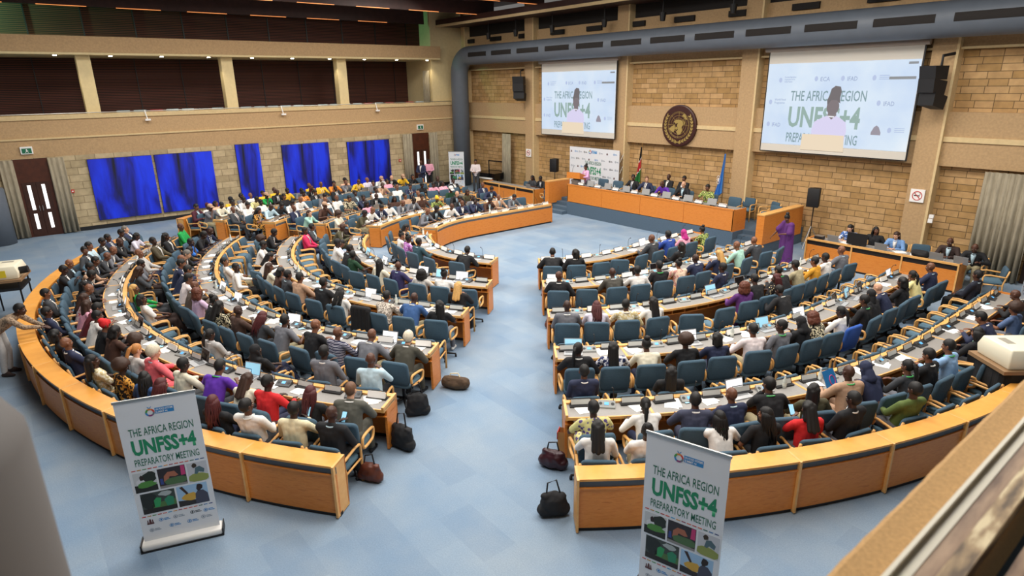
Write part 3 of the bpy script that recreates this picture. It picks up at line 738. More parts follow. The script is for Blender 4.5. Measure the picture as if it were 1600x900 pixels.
# hair, built around the skull centre
def hairball(c, r, front=.045, low=-.075, shrink=.8, side=None):
    """closed cap of hair; everything in front of / below the hairline is pulled inside the skull"""
    vs = []; fs = []; nu, nv = 28, 18
    for j in range(nv+1):
        th = math.pi*j/nv
        for i in range(nu):
            ph = 2*math.pi*i/nu; x, y, z = r[0]*math.sin(th)*math.cos(ph)+c[0], r[1]*math.sin(th)*math.sin(ph)+c[1], r[2]*math.cos(th)+c[2]
            line = low+(front-low)*min(1, max(0, (y+.03)/.085))
            if z < line: x, y, z = x*shrink*.9, -.012+(y+.012)*shrink*.9, z*shrink if z < 0 else z
            vs.append((x, y, z))
    for j in range(nv):
        for i in range(nu): fs.append((j*nu+i, (j+1)*nu+i, (j+1)*nu+(i+1) % nu, j*nu+(i+1) % nu))
    return MB().add(vs, fs)
def rough(me, amt, sc, seed=0):
    co = np.empty(len(me.vertices)*3); me.vertices.foreach_get('co', co); co = co.reshape(-1, 3)
    from mathutils import noise
    for i, c in enumerate(co):
        v = noise.noise_vector(Vector(c)*sc+Vector((seed, 0, 0))); co[i] = c+np.array(v)*amt
    me.vertices.foreach_set('co', co.ravel()); me.update(); return me
HB = [cap((-.04, -.06, .03), .06, (.04, -.06, .03), .06), cap((0, -.02, .06), .072, (0, -.04, .03), .078)]
def strands(n, L, r, spread, seed, z0=.0):
    rd = random.Random(seed); g = MB()
    for k in range(n):
        u = (k+.5)/n*2-1; a = u*1.9; x, y = .085*math.sin(a), -.012-.1*math.cos(a)
        if y > .03: continue
        l = L*rd.uniform(.75, 1.05)
        g.tube([(x*.8, y*.8, .06), (x*1.08, y*1.05, z0), (x*1.15+rd.uniform(-.01, .01), y*1.2-.01, -.11), (x*spread+rd.uniform(-.02, .02), y*1.25-.03, -.11-l*.5), (x*spread+rd.uniform(-.03, .03), y*1.2-.04, -.11-l)], [r, r, r, r, r*.6], 6)
    return g
HAIR = {}
HAIR['crop'] = rough(hairball((0, -.014, .024), (.08, .1, .104)).mesh('hair', PLACE, True), .003, 60)
HAIR['afro'] = rough(hairball((0, -.03, .05), (.145, .145, .135), front=.055, low=-.07, shrink=.55).mesh('hair', PLACE, True), .012, 25)
HAIR['curly'] = rough(blob('hair', HB+[ell((0, -.05, .02), (.13, .12, .12)), ell((-.09, -.04, -.08), (.06, .07, .1)), ell((.09, -.04, -.08), (.06, .07, .1)), ell((0, -.1, -.08), (.11, .06, .11))], .012, None, 2, .7), .012, 30)
HAIR['long'] = blob('hair', HB+[cap((-.07, -.03, .0), .028, (-.075, -.03, -.16), .03), cap((.07, -.03, .0), .028, (.075, -.03, -.16), .03), cap((-.04, -.08, 0), .045, (-.06, -.11, -.3), .035), cap((.04, -.08, 0), .045, (.06, -.11, -.3), .035), cap((0, -.09, 0), .05, (0, -.125, -.32), .035), ell((0, -.02, .04), (.083, .1, .092))], .01, None, 4, .7)
HAIR['bob'] = blob('hair', HB+[cap((-.066, -.02, .0), .03, (-.07, -.02, -.1), .028), cap((.066, -.02, .0), .03, (.07, -.02, -.1), .028), cap((-.03, -.08, 0), .05, (-.04, -.085, -.11), .042), cap((.03, -.08, 0), .05, (.04, -.085, -.11), .042), ell((0, -.02, .042), (.084, .1, .092))], .01, None, 4, .7)
def join(*ms):
    g = MB()
    for m in ms:
        g.add([v.co[:] for v in m.vertices], [tuple(p.vertices) for p in m.polygons])
    return g.mesh('hair', PLACE, True)
HAIR['braids'] = join(HAIR['crop'], strands(26, .30, .0095, 1.0, 5).mesh('t', PLACE))
HAIR['pony'] = join(HAIR['crop'], blob('t', [cap((0, -.1, .045), .035, (0, -.135, .0), .04), cap((0, -.135, .0), .04, (0, -.15, -.12), .036), cap((0, -.15, -.12), .036, (0, -.13, -.3), .018)], .01, None, 3, .8))
HAIR['bun'] = join(HAIR['crop'], rough(blob('t', [ell((0, -.075, .12), (.058, .058, .052))], .01, None, 2, .8), .006, 40))
HAIR['bouffant'] = rough(hairball((0, -.022, .03), (.09, .115, .118), front=.05, low=-.085, shrink=.75).mesh('hair', PLACE, True), .006, 40)
HAIR['scarf'] = blob('hair', [ell((0, -.02, .025), (.088, .108, .112)), cap((-.07, .0, -.02), .035, (-.05, .03, -.14), .04), cap((.07, .0, -.02), .035, (.05, .03, -.14), .04), cap((0, -.06, -.06), .07, (0, -.06, -.17), .085), cap((-.08, -.02, -.17), .06, (.08, -.02, -.17), .06), ell((0, .045, -.135), (.06, .04, .035))], .01, None, 5, .7)
def cut_scarf(me):
    """face opening of the head scarf: pull the front back onto the skull"""
    co = np.empty(len(me.vertices)*3); me.vertices.foreach_get('co', co); co = co.reshape(-1, 3)
    for c in co:
        if c[1] > .02 and (c[0]/.06)**2+((c[2]+.02)/.085)**2 < 1: c[1] = .02
    me.vertices.foreach_set('co', co.ravel()); me.update(); return me
cut_scarf(HAIR['scarf'])
HAIR['wrap'] = blob('hair', [ell((0, -.02, .035), (.092, .112, .105)), ell((0, -.08, .075), (.075, .075, .07)), ell((.02, .03, .1), (.04, .04, .035))], .01, None, 3, .7)
co = None
HAIR['cap'] = MB().lathe([(.098, .035), (.096, .075), (.08, .12), (.045, .145), (.0, .15)], (0, -.012, 0), 20).box((0, .12, .045), (.15, .11, .012), 0, -.15).mesh('hat', PLACE, True)
# keep the face free: push scarf / wrap / long hair away from the face
def clear_face(me, zt=.05):
    co = np.empty(len(me.vertices)*3); me.vertices.foreach_get('co', co); co = co.reshape(-1, 3)
    for c in co:
        if c[1] > .045 and -.12 < c[2] < zt and abs(c[0]) < .07: c[1] = .03
    me.vertices.foreach_set('co', co.ravel()); me.update()
for k in ('long', 'bob', 'curly', 'wrap', 'afro'): clear_face(HAIR[k])
g = MB()
for x in (-1, 1): g.cur = 0; g.ell((.03*x, .076, .002), (.0105, .0085, .006), nu=8, nv=6); g.cur = 1; g.ell((.03*x, .0815, .002), (.0055, .0045, .0055), nu=8, nv=6)
EYES = g.mesh('eyes', [mat('eye_white', '#c9c0b4', .3), mat('dark_iris', '#140c08', .2)], True)

CL = dict(black='#17181c', royal='#2b4aa0', darkgrey='#3a3d42', navy='#232b48', olivegrey='#4a4740', white='#ece9e4', mint='#a8d4c4', grey='#6d6f76', lilacwhite='#d9d3e2', creamprint='#e6dcc2', purple='#5b2a70', khaki='#a89d7c', mustard='#d99a2c', whitenavy='#d8d8de', cream='#e6dfc8', palepink='#e8dcdc', paleyellow='#efe3a0', darknavy='#181d2c', navygrey='#3b3f55', olive='#4f4b35', tan='#b8957a', lightblue='#8fb4dd', denim='#51678d', red='#d8262a', olivegreen='#5a6c34', teal='#2c4a55', darkgreen='#173f26', purplenavy='#2f2c58', whitegrey='#d2cec8', navywhite='#c9cad6', hotpink='#d22a5e', beigeprint='#cdbfae', blue='#35598c', brown='#4a2f24', olivedark='#46443a', leatherbrown='#4a352c', lavender='#d0b3cf', browngrey='#5a4d44', olivebrown='#4b4330', bluewhite='#2f72cf', lightgrey='#b6b4b2', paleblue='#bcd6e2', green='#189a48', greycheck='#57574f', purple2='#5d2aa6', coral='#ec6a72', greywhite='#cfcac6', darkred='#5e1a22', pinkcheck='#d57c86', pink='#e3a3b8', blue2='#2a3f86', maroon='#4c1b2a', peach='#ecb99a', yellow='#efc030', orange='#e08a2e', beige='#cdb89a', lilac='#d7a9d6', creamcheck='#e8ddb8', slateblue='#6f96c8', darkbrown='#33231f', check='#9a846e')
PRINTS = {
 'greenprint': ('voronoi', 16, [(.0, '#2a5a34'), (.3, '#b8c66a'), (.55, '#1d3324'), (.8, '#d9d48a')]),
 'pinkprint': ('noise', 9, [(.35, '#e8cdb4'), (.5, '#c98f86'), (.62, '#efe0cc')]),
 'blackfloral': ('voronoi', 18, [(.0, '#e2cfa0'), (.22, '#b9a27a'), (.3, '#191519'), (.9, '#191519')]),
 'bwprint': ('noise', 22, [(.42, '#16140f'), (.5, '#e4d9b6'), (.6, '#16140f')]),
 'yellowpurple': ('voronoi', 15, [(.0, '#54437c'), (.28, '#6d5f93'), (.36, '#d6cf8c'), (.8, '#c7bf7a')]),
 'lilacprint': ('noise', 12, [(.4, '#a65fb0'), (.52, '#e3b8e4'), (.62, '#6b2f7a')]),
 'beigeprint': ('noise', 26, [(.42, '#8f8478'), (.5, '#e2d7c8')]),
 'creamprint': ('noise', 20, [(.4, '#cdbb8a'), (.52, '#efe8d2')]),
 'orangeprint': ('noise', 14, [(.42, '#1d1510'), (.5, '#e0a040'), (.6, '#4a2c14')]),
 'whitenavy': ('noise', 14, [(.44, '#2a3560'), (.5, '#e6e6ea')]),
 'pinkcheck': ('voronoi', 22, [(.1, '#c94f60'), (.4, '#f0d8d8')]),
 'bluewave': ('noise', 16, [(.4, '#3f66a8'), (.52, '#dfe8f4'), (.62, '#7a9ccf')]),
 'check': ('voronoi', 34, [(.0, '#6f5c4b'), (.45, '#a38d75')]),
 'stripe': ('wave', 6.5, [(.0, '#1c2142'), (.5, '#d9d7e2'), (.85, '#1c2142')]),
}
def cloth(n):
    if n in PRINTS:
        t, s, st = PRINTS[n]; return ramp_mat('cloth_'+n, t, s, st, .85, const=True)
    return mat('cloth_'+n, CL.get(n, '#777777'), .82, var=.07, scale=25)
HAIRC = {'black': '#0f0d0d', 'brown': '#3a2418', 'auburn': '#5e2f1d', 'maroon': '#4f1c1e', 'red': '#8a2f22', 'grey': '#6d6862', 'white': '#d8cdb6', 'blonde': '#c79a58', 'ginger': '#b97d42', 'lightbrown': '#6b4a33'}
def hmat(c): return mat('hair_'+c, HAIRC[c], .6, var=.15, scale=50)
# code -> (mesh, colour, words)
HC = {'c': ('crop', 'black', 'cropped black hair'), 'n': (None, None, 'shaved head'), 'b1': ('bob', 'black', 'black bob'), 'l': ('long', 'black', 'long black hair'), 'r': ('braids', 'black', 'black braids'),
      'p': ('pony', 'black', 'black ponytail'), 'u': ('bun', 'black', 'black bun'), 'a': ('afro', 'brown', 'big round afro'), 'B': ('long', 'blonde', 'long blonde hair'), 'C': ('curly', 'auburn', 'big auburn curls'), 'C2': ('curly', 'black', 'big black curls'),
      'R': ('braids', 'maroon', 'long red braids'), 'A': ('long', 'brown', 'long brown hair'), 'g': ('crop', 'grey', 'short greying hair'), 'w': ('bouffant', 'white', 'pale white hair'), 'br': ('crop', 'lightbrown', 'light brown hair'), 'G': ('pony', 'ginger', 'ginger ponytail'), 'k': ('cap', None, 'peaked cap')}
rnd = random.Random(11)
WORDS = dict(darkgrey='dark grey', olivegrey='olive grey', lilacwhite='pale lilac', creamprint='cream patterned', paleyellow='pale yellow', darknavy='dark navy', navygrey='navy grey', lightblue='light blue', olivegreen='olive green', darkgreen='dark green', purplenavy='purplish navy', whitegrey='pale grey', navywhite='navy white', hotpink='hot pink', beigeprint='beige patterned', olivedark='dark olive', leatherbrown='brown', browngrey='brownish grey', olivebrown='olive brown', bluewhite='blue', lightgrey='light grey', paleblue='pale blue', palepink='pale pink', greycheck='grey checked', greywhite='greyish white', darkred='dark red', pinkcheck='pink checked', whitenavy='white navy', greenprint='green patterned', pinkprint='pink patterned', blackfloral='black floral', bwprint='dark patterned', yellowpurple='yellow purple patterned', lilacprint='lilac patterned', orangeprint='orange patterned', stripe='navy striped', creamcheck='cream checked', bluewave='blue white patterned', slateblue='slate blue', purple2='purple')
TROU = ['black', 'darkgrey', 'navy', 'darkbrown', 'grey', 'khaki']
def person(loc, rz, top, hair, flags, pz, where, scale=1.0, mirror=False, trousers=None, eyes=True, skin=None, dz=0, group=None, extra=''):
    P = POSES[pz]; female = hair in ('b1', 'l', 'r', 'p', 'u', 'a', 'B', 'C', 'C2', 'R', 'A', 'G') or hair.startswith('h:')
    kind, colr = top.split(':')
    if female: scale *= .95
    sk = skin or (PALE if 'P' in flags else rnd.choice(SKINS))
    o = inst('person', P['body'], None, sk, loc, rz); o.scale = (-scale if mirror else scale, scale, scale)
    g1 = {'s': 'suit' if not female else 'blazer', 't': 'shirt' if not female else 'top', 'd': 'dress'}[kind]
    hw = HC[hair][2] if hair in HC else hair[2:]+' head wrap'
    lab = 'person in %s %s, %s, %s' % (WORDS.get(colr, colr), g1, hw, where)
    tag(o, lab, 'person', group)
    cm = cloth('purple2' if (colr == 'purple' and kind == 't') else colr)
    if kind == 's':
        inst('jacket', P['jacket'], o, cm); inst('shirt_collar', P['collar'], o, cloth(rnd.choice(['white', 'white', 'paleblue'])))
        if not female and rnd.random() < .6: inst('tie', P['tie'], o, cloth(rnd.choice(['navy', 'darkred', 'black', 'blue'])))
        inst('trousers', P['trousers'], o, cloth(trousers) if trousers else (cm if rnd.random() < .75 else cloth(rnd.choice(TROU))))
    elif kind == 'd' and 'gown' in P:
        inst('gown', P['gown'], o, cm)
    elif kind == 'd':
        inst('dress_bodice', P['short'], o, cm); inst('dress_skirt', P['skirt'], o, cm)
    else:
        lng = (colr in ('white', 'cream', 'pink', 'palepink', 'mint', 'lightblue', 'creamcheck', 'paleblue', 'lilacwhite', 'lightgrey', 'tan', 'red', 'olivegreen', 'check', 'stripe') or rnd.random() < .4) and not female or (female and rnd.random() < .6)
        inst('shirt' if not female else 'blouse', P['long' if lng else 'short'], o, cm)
        inst('trousers', P['trousers'], o, cloth(trousers or rnd.choice(TROU)))
    inst('shoes', P['shoes'], o, cloth(rnd.choice(['black', 'black', 'darkbrown', 'white'])))
    hm = None
    if hair in HC:
        hm, hcol, _ = HC[hair]; hmt = hmat(hcol) if hcol else cloth(rnd.choice(['white', 'tan', 'black']))
        nm = 'hat' if hair == 'k' else 'hair'
    else:
        c = hair[2:]; hm = 'scarf' if c in ('magenta', 'black', 'navy') else 'wrap'; nm = 'headscarf'
        CL.setdefault('magenta', '#b52a7e'); hmt = cloth(c)
    HCn, R = P['head']; ML = Matrix.Translation(HCn) @ R.to_4x4()
    if hm:
        h = inst(nm, HAIR[hm], o, hmt); h.matrix_local = ML
    if eyes:
        e = inst('eyes', EYES, o); e.matrix_local = ML
    if 'L' in flags: inst('lanyard', P['lanyard'], o, mat('green_lanyard', '#3fae5a', .6))
    elif eyes and rnd.random() < .2: inst('lanyard', P['lanyard'], o, mat('white_lanyard', '#e4e2dc', .6))
    return o
SEATS = '''
C D 1|0.34,0.2,s:black,c,;0.94,0.0,s:black,b1,;1.60;2.26;2.92;3.59,-0.1,s:darkgrey,n,;4.32,0.0,s:royal,c,;5.15,-0.3,d:pink,h:magenta,;6.08,-0.2,d:greenprint,u,
C V 1|0.34;0.99;1.65;2.31;2.96;3.62;4.27,-0.1,s:black,b1,;6.83
C D 2|0.34,-0.2,s:black,n,;1.00;1.66,-0.2,s:olivegrey,n,;2.26,-0.1,t:white,c,;2.91,0.0,t:black,c,L;3.61,0.1,d:pinkprint,u,;4.21,0.0,s:navy,n,;5.22,0.1,s:navy,B,;6.12,-0.2,t:mint,n,;7.11,0.2,s:darkgrey,n,;7.76
C V 2|1.07;1.77;2.46;3.16;4.55,0.1,s:navy,c,;7.03;7.65
C D 3|0.34,-0.1,s:grey,n,;0.94,-0.3,t:lilacwhite,R,;1.54,-0.2,t:creamprint,c,;2.14,-0.2,t:white,l,;2.92;3.70;4.48,-0.2,s:purple,C,;5.08,0.1,t:black,c,;5.68,0.0,d:blackfloral,R,;6.28,0.3,s:black,c,L;6.88,0.1,t:khaki,c,;7.48,-0.1,t:mustard,c,;8.11,0.0,t:white,c,;8.96,0.0,s:grey,n,
C V 3|0.32;0.97;1.61;2.26;2.90;3.55;4.19;4.83;5.48,0.0,s:black,c,W;6.16;6.84;7.52;8.21;8.89;9.57
C D 4|0.34,-0.2,s:black,p,;0.94,-0.3,t:whitenavy,l,;1.55,-0.2,t:cream,u,;2.26,-0.0,t:black,a,;2.86,-0.0,d:navy,b1,;3.58,-0.2,t:palepink,c,;4.18,-0.1,t:grey,c,L;4.78,0.1,s:black,h:black,;5.38,0.3,d:bwprint,C,;5.98,-0.0,t:white,p,;6.77,0.0,s:black,c,L;7.51,0.3,s:black,h:black,;8.12,0.2,s:navy,n,P;8.72,-0.0,t:black,b1,;9.72,0.3,t:paleyellow,p,;10.35,0.0,s:navy,n,
C V 4|0.34,-0.1,s:navy,c,;1.03;1.73,-0.3,s:black,l,;2.39;3.05;3.72;4.38;5.04;5.70;6.37;7.03;7.69;8.35;9.02;9.68;10.34;11.00,-0.0,s:darknavy,c,
C D 5|0.34,-0.1,d:yellowpurple,c,;1.13,0.2,t:white,p,;1.77,-0.1,s:navygrey,c,;2.37,0.1,s:navy,n,;3.02,0.4,s:black,c,L;3.62,-0.3,t:olive,l,;4.39,0.3,s:tan,n,L;4.99,0.2,d:navy,h:navy,;5.59,-0.1,t:darkgrey,p,L;6.19,0.1,s:black,c,;6.79,-0.0,t:lightblue,c,L;7.40;8.01,0.1,s:black,r,L;8.89,0.3,s:navy,c,;9.98,0.0,t:denim,a,;10.98,0.3,s:black,n,;11.76
C V 5|0.34,-0.5,t:white,l,;0.94,-0.5,t:white,u,;2.06,-0.5,t:white,r,L;2.66,-0.4,t:black,r,;3.33,-0.5,t:red,l,;3.97,-0.4,s:black,c,;5.04,-0.4,t:olivegreen,c,;5.69;6.34;6.99;7.64;8.28;8.93;9.58;10.23;10.88;11.52;12.17
A D 1|1.18,0.2,s:black,c,;2.02;2.86,-0.1,s:teal,c,;3.51,-0.1,d:lilacprint,u,;4.16,-0.0,t:white,u,;4.88;5.60,0.3,t:tan,l,
A V 1|
A D 2|0.31;0.95,-0.1,t:white,u,;1.55,-0.1,t:whitegrey,C2,;2.32,0.1,s:purplenavy,n,;2.95,0.0,t:cream,l,;3.57;4.19,0.0,t:darkgreen,c,;4.83,0.3,s:black,c,;5.53,0.0,t:white,c,;6.16,0.2,t:navywhite,p,;6.78;7.41;8.03,0.3,s:olive,n,
A V 2|0.34,0.5,s:black,B,;0.98;1.63;2.27;2.92;3.56;4.20;4.85;5.49;6.13;6.78;7.42;8.07;8.71,-0.0,s:hotpink,c,;9.31,-0.3,s:darkgrey,c,
A D 3|0.34,-0.0,t:black,l,;1.05,0.5,s:blue,n,;1.65,-0.0,t:beigeprint,c,;2.78,-0.1,t:white,r,;3.48,0.1,s:black,c,;4.27,-0.2,t:tan,c,;4.87,-0.1,s:darkgrey,c,;5.47,-0.1,t:brown,b1,;6.07,-0.1,t:cream,A,;6.68;7.29,0.3,t:white,l,;8.40,0.5,t:white,c,;9.25,0.1,t:teal,a,;10.32,0.5,s:black,c,;11.03
A V 3|0.34;1.00;1.67;2.33;2.99;3.65;4.32;4.98;5.64;6.30;6.97,-0.1,t:white,c,;7.78,0.1,t:white,c,;8.48;9.18;9.88;10.58;11.28;11.98
A D 4|0.34,0.4,s:olivedark,w,P;1.07,0.2,s:grey,n,;1.67,0.1,t:stripe,n,;2.27,0.2,t:black,n,;3.07,0.3,t:grey,c,;3.71,0.3,s:darkgrey,R,;4.31,0.1,t:leatherbrown,n,;4.96,0.0,t:bwprint,l,;5.64,0.4,s:black,u,;6.24,0.1,t:lavender,C,;6.84,0.1,s:browngrey,n,;7.44,0.2,t:palepink,c,;8.37,0.3,t:navy,c,;8.97,0.5,s:navy,c,;9.57,0.2,s:grey,n,;10.30,0.2,s:black,g,P;10.90,0.4,d:olivebrown,c,;11.65,0.6,t:bluewhite,c,;12.71,0.4,t:black,c,;13.33,0.6,t:navy,n,
A V 4|0.56,0.4,t:paleblue,n,;1.44,-0.1,s:grey,c,;2.11;2.78,0.0,t:black,h:black,;3.46;4.14,-0.0,s:lightgrey,p,;4.77;5.39;6.01;6.64;7.26,-0.2,t:white,b1,;8.26,-0.0,t:green,B,;9.02;9.79,-0.1,t:darkgrey,A,;10.39,-0.0,t:grey,c,;11.49,-0.1,t:lightgrey,n,;12.21;12.92,0.0,s:olivebrown,c,;13.74,0.1,s:black,l,;14.85,-0.1,t:green,n,
A D 5|0.34,0.4,s:greycheck,br,P;0.94,0.0,t:black,R,;1.70,0.0,t:red,c,;2.30,0.2,t:cream,A,;2.92,0.3,t:purple,c,L;3.52,0.0,t:cream,c,;4.32,0.0,s:coral,w,P;4.92,0.1,t:greywhite,G,P;5.52,0.2,t:black,a,;6.12,0.3,t:brown,b1,;6.72,0.3,t:black,h:red,;7.32,0.6,t:white,c,;7.92,0.3,t:darkred,c,;8.52,0.5,t:pink,A,;9.12,0.4,t:pinkcheck,A,;9.72,0.4,s:black,n,;10.32,0.6,s:black,l,;10.92,0.3,s:black,c,;11.65,0.4,t:tan,c,;12.34,0.2,s:black,c,;13.06,0.5,s:darkgrey,n,;13.66,0.5,s:grey,n,;14.51,0.6,s:black,n,;15.13;15.75,0.7,t:lilacwhite,b1,;16.50
A V 5|0.34,-0.4,s:black,n,;0.94,-0.3,t:creamcheck,c,;1.60,-0.4,t:white,c,;2.20,-0.1,t:black,R,;3.35,-0.2,t:black,R,;3.95,-0.3,t:blue,r,;4.62,-0.4,d:orangeprint,a,;5.22,-0.5,d:creamprint,l,;6.40,-0.4,s:navy,n,;7.13,-0.2,t:black,b1,;7.91;8.69,-0.4,s:navy,c,;9.42;10.15,-0.3,s:darkgrey,c,;10.84;11.54;12.24,-0.4,s:black,c,;12.84,-0.4,s:black,n,;13.50;14.16,-0.3,s:darkgrey,c,;14.76,-0.2,t:paleblue,c,;15.36,-0.5,s:black,c,;15.96,-0.3,s:navy,c,;16.56,-0.4,s:black,c,;17.16,-0.4,s:navy,g,P
B D 1|0.35;1.01,0.6,s:grey,n,;1.61,0.3,s:black,c,;2.46,0.8,t:white,n,;3.06,1.1,s:navy,n,;3.66,0.2,s:navy,c,;4.26,0.8,s:brown,c,;4.86,0.5,s:tan,n,;5.48,0.8,s:grey,c,;6.26
B V 1|2.52;3.93,-0.8,s:black,c,;4.53,-0.4,s:grey,n,;6.00;6.74
B D 2|0.34,0.5,t:olive,c,;0.94,0.5,t:white,n,;1.54,0.3,s:navy,c,;2.14,0.5,t:white,n,;2.74,0.6,s:grey,n,;3.34,0.7,s:grey,c,;3.94,0.0,t:brown,c,;4.54,0.8,d:greenprint,h:yellow,;5.51,0.5,s:black,n,P;6.11,0.8,t:olive,A,;7.29,0.8,s:navy,c,
B V 2|0.34,-0.2,t:cream,a,;0.96;1.58;2.20,-0.7,t:pink,l,;2.91;3.62,0.1,t:brown,r,;4.22,-0.7,t:tan,c,;4.82,-0.6,t:beige,n,;5.59;6.36,-0.5,t:darkgreen,k,;7.23;8.10,-0.6,s:navy,n,
B D 3|0.34,0.4,t:mint,A,P;1.32,0.6,t:brown,k,;2.10;2.89,-0.0,t:bwprint,c,;3.49,0.8,s:navy,c,;4.09,0.9,s:black,n,;4.72;5.35;5.98;6.62;7.25;7.88;8.52;9.15
B V 3|0.86,-0.2,s:navy,n,;1.75;2.64,-0.3,t:white,n,;3.24,0.2,t:white,n,;4.26,0.1,s:darkgrey,c,;5.29,-0.2,t:white,c,;6.29,-0.1,t:white,n,;6.89,-0.2,t:navy,c,;7.49,-0.3,t:black,c,;8.09,-0.4,t:pink,c,;8.69,-0.2,t:pink,b1,;9.29,-0.4,s:black,c,
B D 4|0.34,0.5,d:orangeprint,r,;0.94,0.6,t:paleblue,n,;1.54,0.7,t:black,c,;2.14,0.6,t:white,c,;2.74,0.7,t:white,n,;3.35;3.95,0.7,s:grey,c,;4.57;5.18;5.79;6.41;7.02,0.5,t:tan,n,;7.76;8.50;9.24;9.98,0.9,s:black,n,
B V 4|0.34,-0.3,s:darkgrey,n,;0.97,-0.2,t:white,c,;1.80,-0.2,t:white,c,;2.43;3.05,-0.1,t:black,c,;3.97,-0.6,t:orange,c,;4.57,-0.1,s:black,c,;5.69,0.2,s:black,c,;6.34;6.99;7.64,-0.7,t:grey,c,;8.37,-0.6,t:pink,c,;9.03;9.69;10.35;11.00
B D 5|0.36,0.4,t:grey,k,;0.96,0.7,t:cream,c,;1.56,0.6,t:white,c,;2.16,0.8,t:white,c,;2.76,0.9,t:paleyellow,c,;3.36,0.5,t:green,k,;3.96,0.9,s:black,n,;4.56,0.1,t:yellow,c,;5.16,0.8,t:grey,c,;5.76,0.9,t:black,R,;6.36,0.1,t:yellow,n,;6.96,0.6,t:orange,c,;7.56,0.8,s:grey,n,;8.16,0.5,t:yellow,n,;8.76,0.1,t:lilacwhite,n,;9.36,0.4,t:white,k,;9.96,0.8,s:black,n,P;10.56,0.4,t:yellow,k,;11.16,0.9,t:black,b1,;11.85
B V 5|0.34,-0.6,s:maroon,c,;0.94,-0.5,t:white,h:maroon,;1.54,-0.3,t:peach,b1,;2.14,-0.1,t:yellow,k,;2.74,-0.4,t:grey,c,;3.34,-0.4,t:white,n,;3.94,-0.0,t:yellow,c,;4.54,-0.2,t:yellow,n,;5.15;5.76;6.37,-0.2,t:yellow,n,;7.27;8.16,-0.2,t:peach,k,;8.83;9.49;10.16;10.82;11.49;12.15
'''
# ------------------------------------------------------------ who sits where
def near_cam(p): return math.hypot(p.x, p.y) < 21
R5 = random.Random(21)
DP_UP, DP_FWD = ['desk', 'desk', 'typing', 'look', 'desk', 'phone'], ['write', 'typing', 'chin', 'write']
VP_ = ['lap', 'cross', 'phone', 'lap', 'look', 'cross']
SEATED = []; HELD = []
for line in SEATS.strip().split('\n'):
    hd, body = line.split('|'); sec, kind, rowi = hd.split(); i = int(rowi)-1
    r = DR[i] if kind == 'D' else VR[i]
    rown = ROWN[i]
    for j, ent in enumerate(body.split(';')):
        if not ent: continue
        f = ent.split(','); t = float(f[0]); p, d = pos(sec, r, t, r); occ = len(f) > 1
        jy = R5.uniform(-.14, .14) if occ else (R5.uniform(-.5, .5) if kind == 'D' else R5.uniform(-.06, .06))
        if sec == 'C' and kind == 'D': jy -= .06
        rz = yaw(d)+jy
        where = '%s %s from aisle, %s, %s' % (ordn(j), 'seat', (rown+' desk row') if kind == 'D' else 'armchair row behind %s desks' % rown, SECN[sec])
        whc = '%s from aisle, %s %s %s row' % (ordn(j), rown, SECN[sec], 'desk' if kind == 'D' else 'armchair')
        off = 0 if occ else R5.uniform(-.04, .10)
        if sec == 'C' and kind == 'D' and i == 3 and j == 9:
            swivel((p.x, p.y, 0), rz, 'bright blue swivel chair among grey blue ones, '+whc, True, FABB)
        elif kind == 'D':
            swivel((p.x-d.x*off, p.y-d.y*off, 0), rz, '%s blue grey swivel chair, %s' % ('occupied' if occ else 'empty', whc), near_cam(p))
        else:
            armchair((p.x, p.y, 0), rz, '%s wooden armchair, %s' % ('occupied' if occ else 'empty', whc))
        if not occ: 
            SEATED.append((sec, kind, i, j, t, None)); continue
        lean, top, hair, fl = float(f[1]), f[2], f[3], f[4] if len(f) > 4 else ''
        if kind == 'D':
            pz = 'write' if 'W' in fl else (R5.choice(DP_FWD) if lean > .12 else R5.choice(DP_UP))
            dz, fwd = 0, .02+max(-.12, min(.12, lean))*.4
        else:
            pz = R5.choice(VP_); dz, fwd = -.04, .02
            if 'W' in fl: pz = 'write'
        if top == 's:greycheck': pz = 'typing'
        if top == 't:olivegreen': pz = 'out'
        if (sec, kind, i) == ('C', 'V', 4) and hair == 'r' and top == 't:white': pz = 'chin'
        if kind == 'V' and i == 4 and (sec, top) in (('A', 's:black'), ('A', 't:creamcheck')): pz = 'phone'
        if top in ('t:red', 's:tan') : pz = 'phone' if kind == 'V' else 'desk'
        person((p.x+d.x*fwd, p.y+d.y*fwd, dz), rz, top, hair, fl, pz, whc.replace(' from aisle', ' from aisle'), 1.0*R5.uniform(.97, 1.03), R5.random() < .45, eyes=True, group=None)
        if kind == 'V' and i == 4 and top in ('t:red', 's:black', 't:creamcheck') and (sec, top) in (('C', 't:red'), ('A', 's:black'), ('A', 't:creamcheck')) and j < 8: HELD.append((p, d, rz, top))
        if top == 's:tan' and kind == 'D' and sec == 'C': FOLDER = (p+d*.40, rz)
        SEATED.append((sec, kind, i, j, t, pz))
# black jacket hung over a chair
p, d = pos('A', DR[2]+.31, 2.0, DR[2])

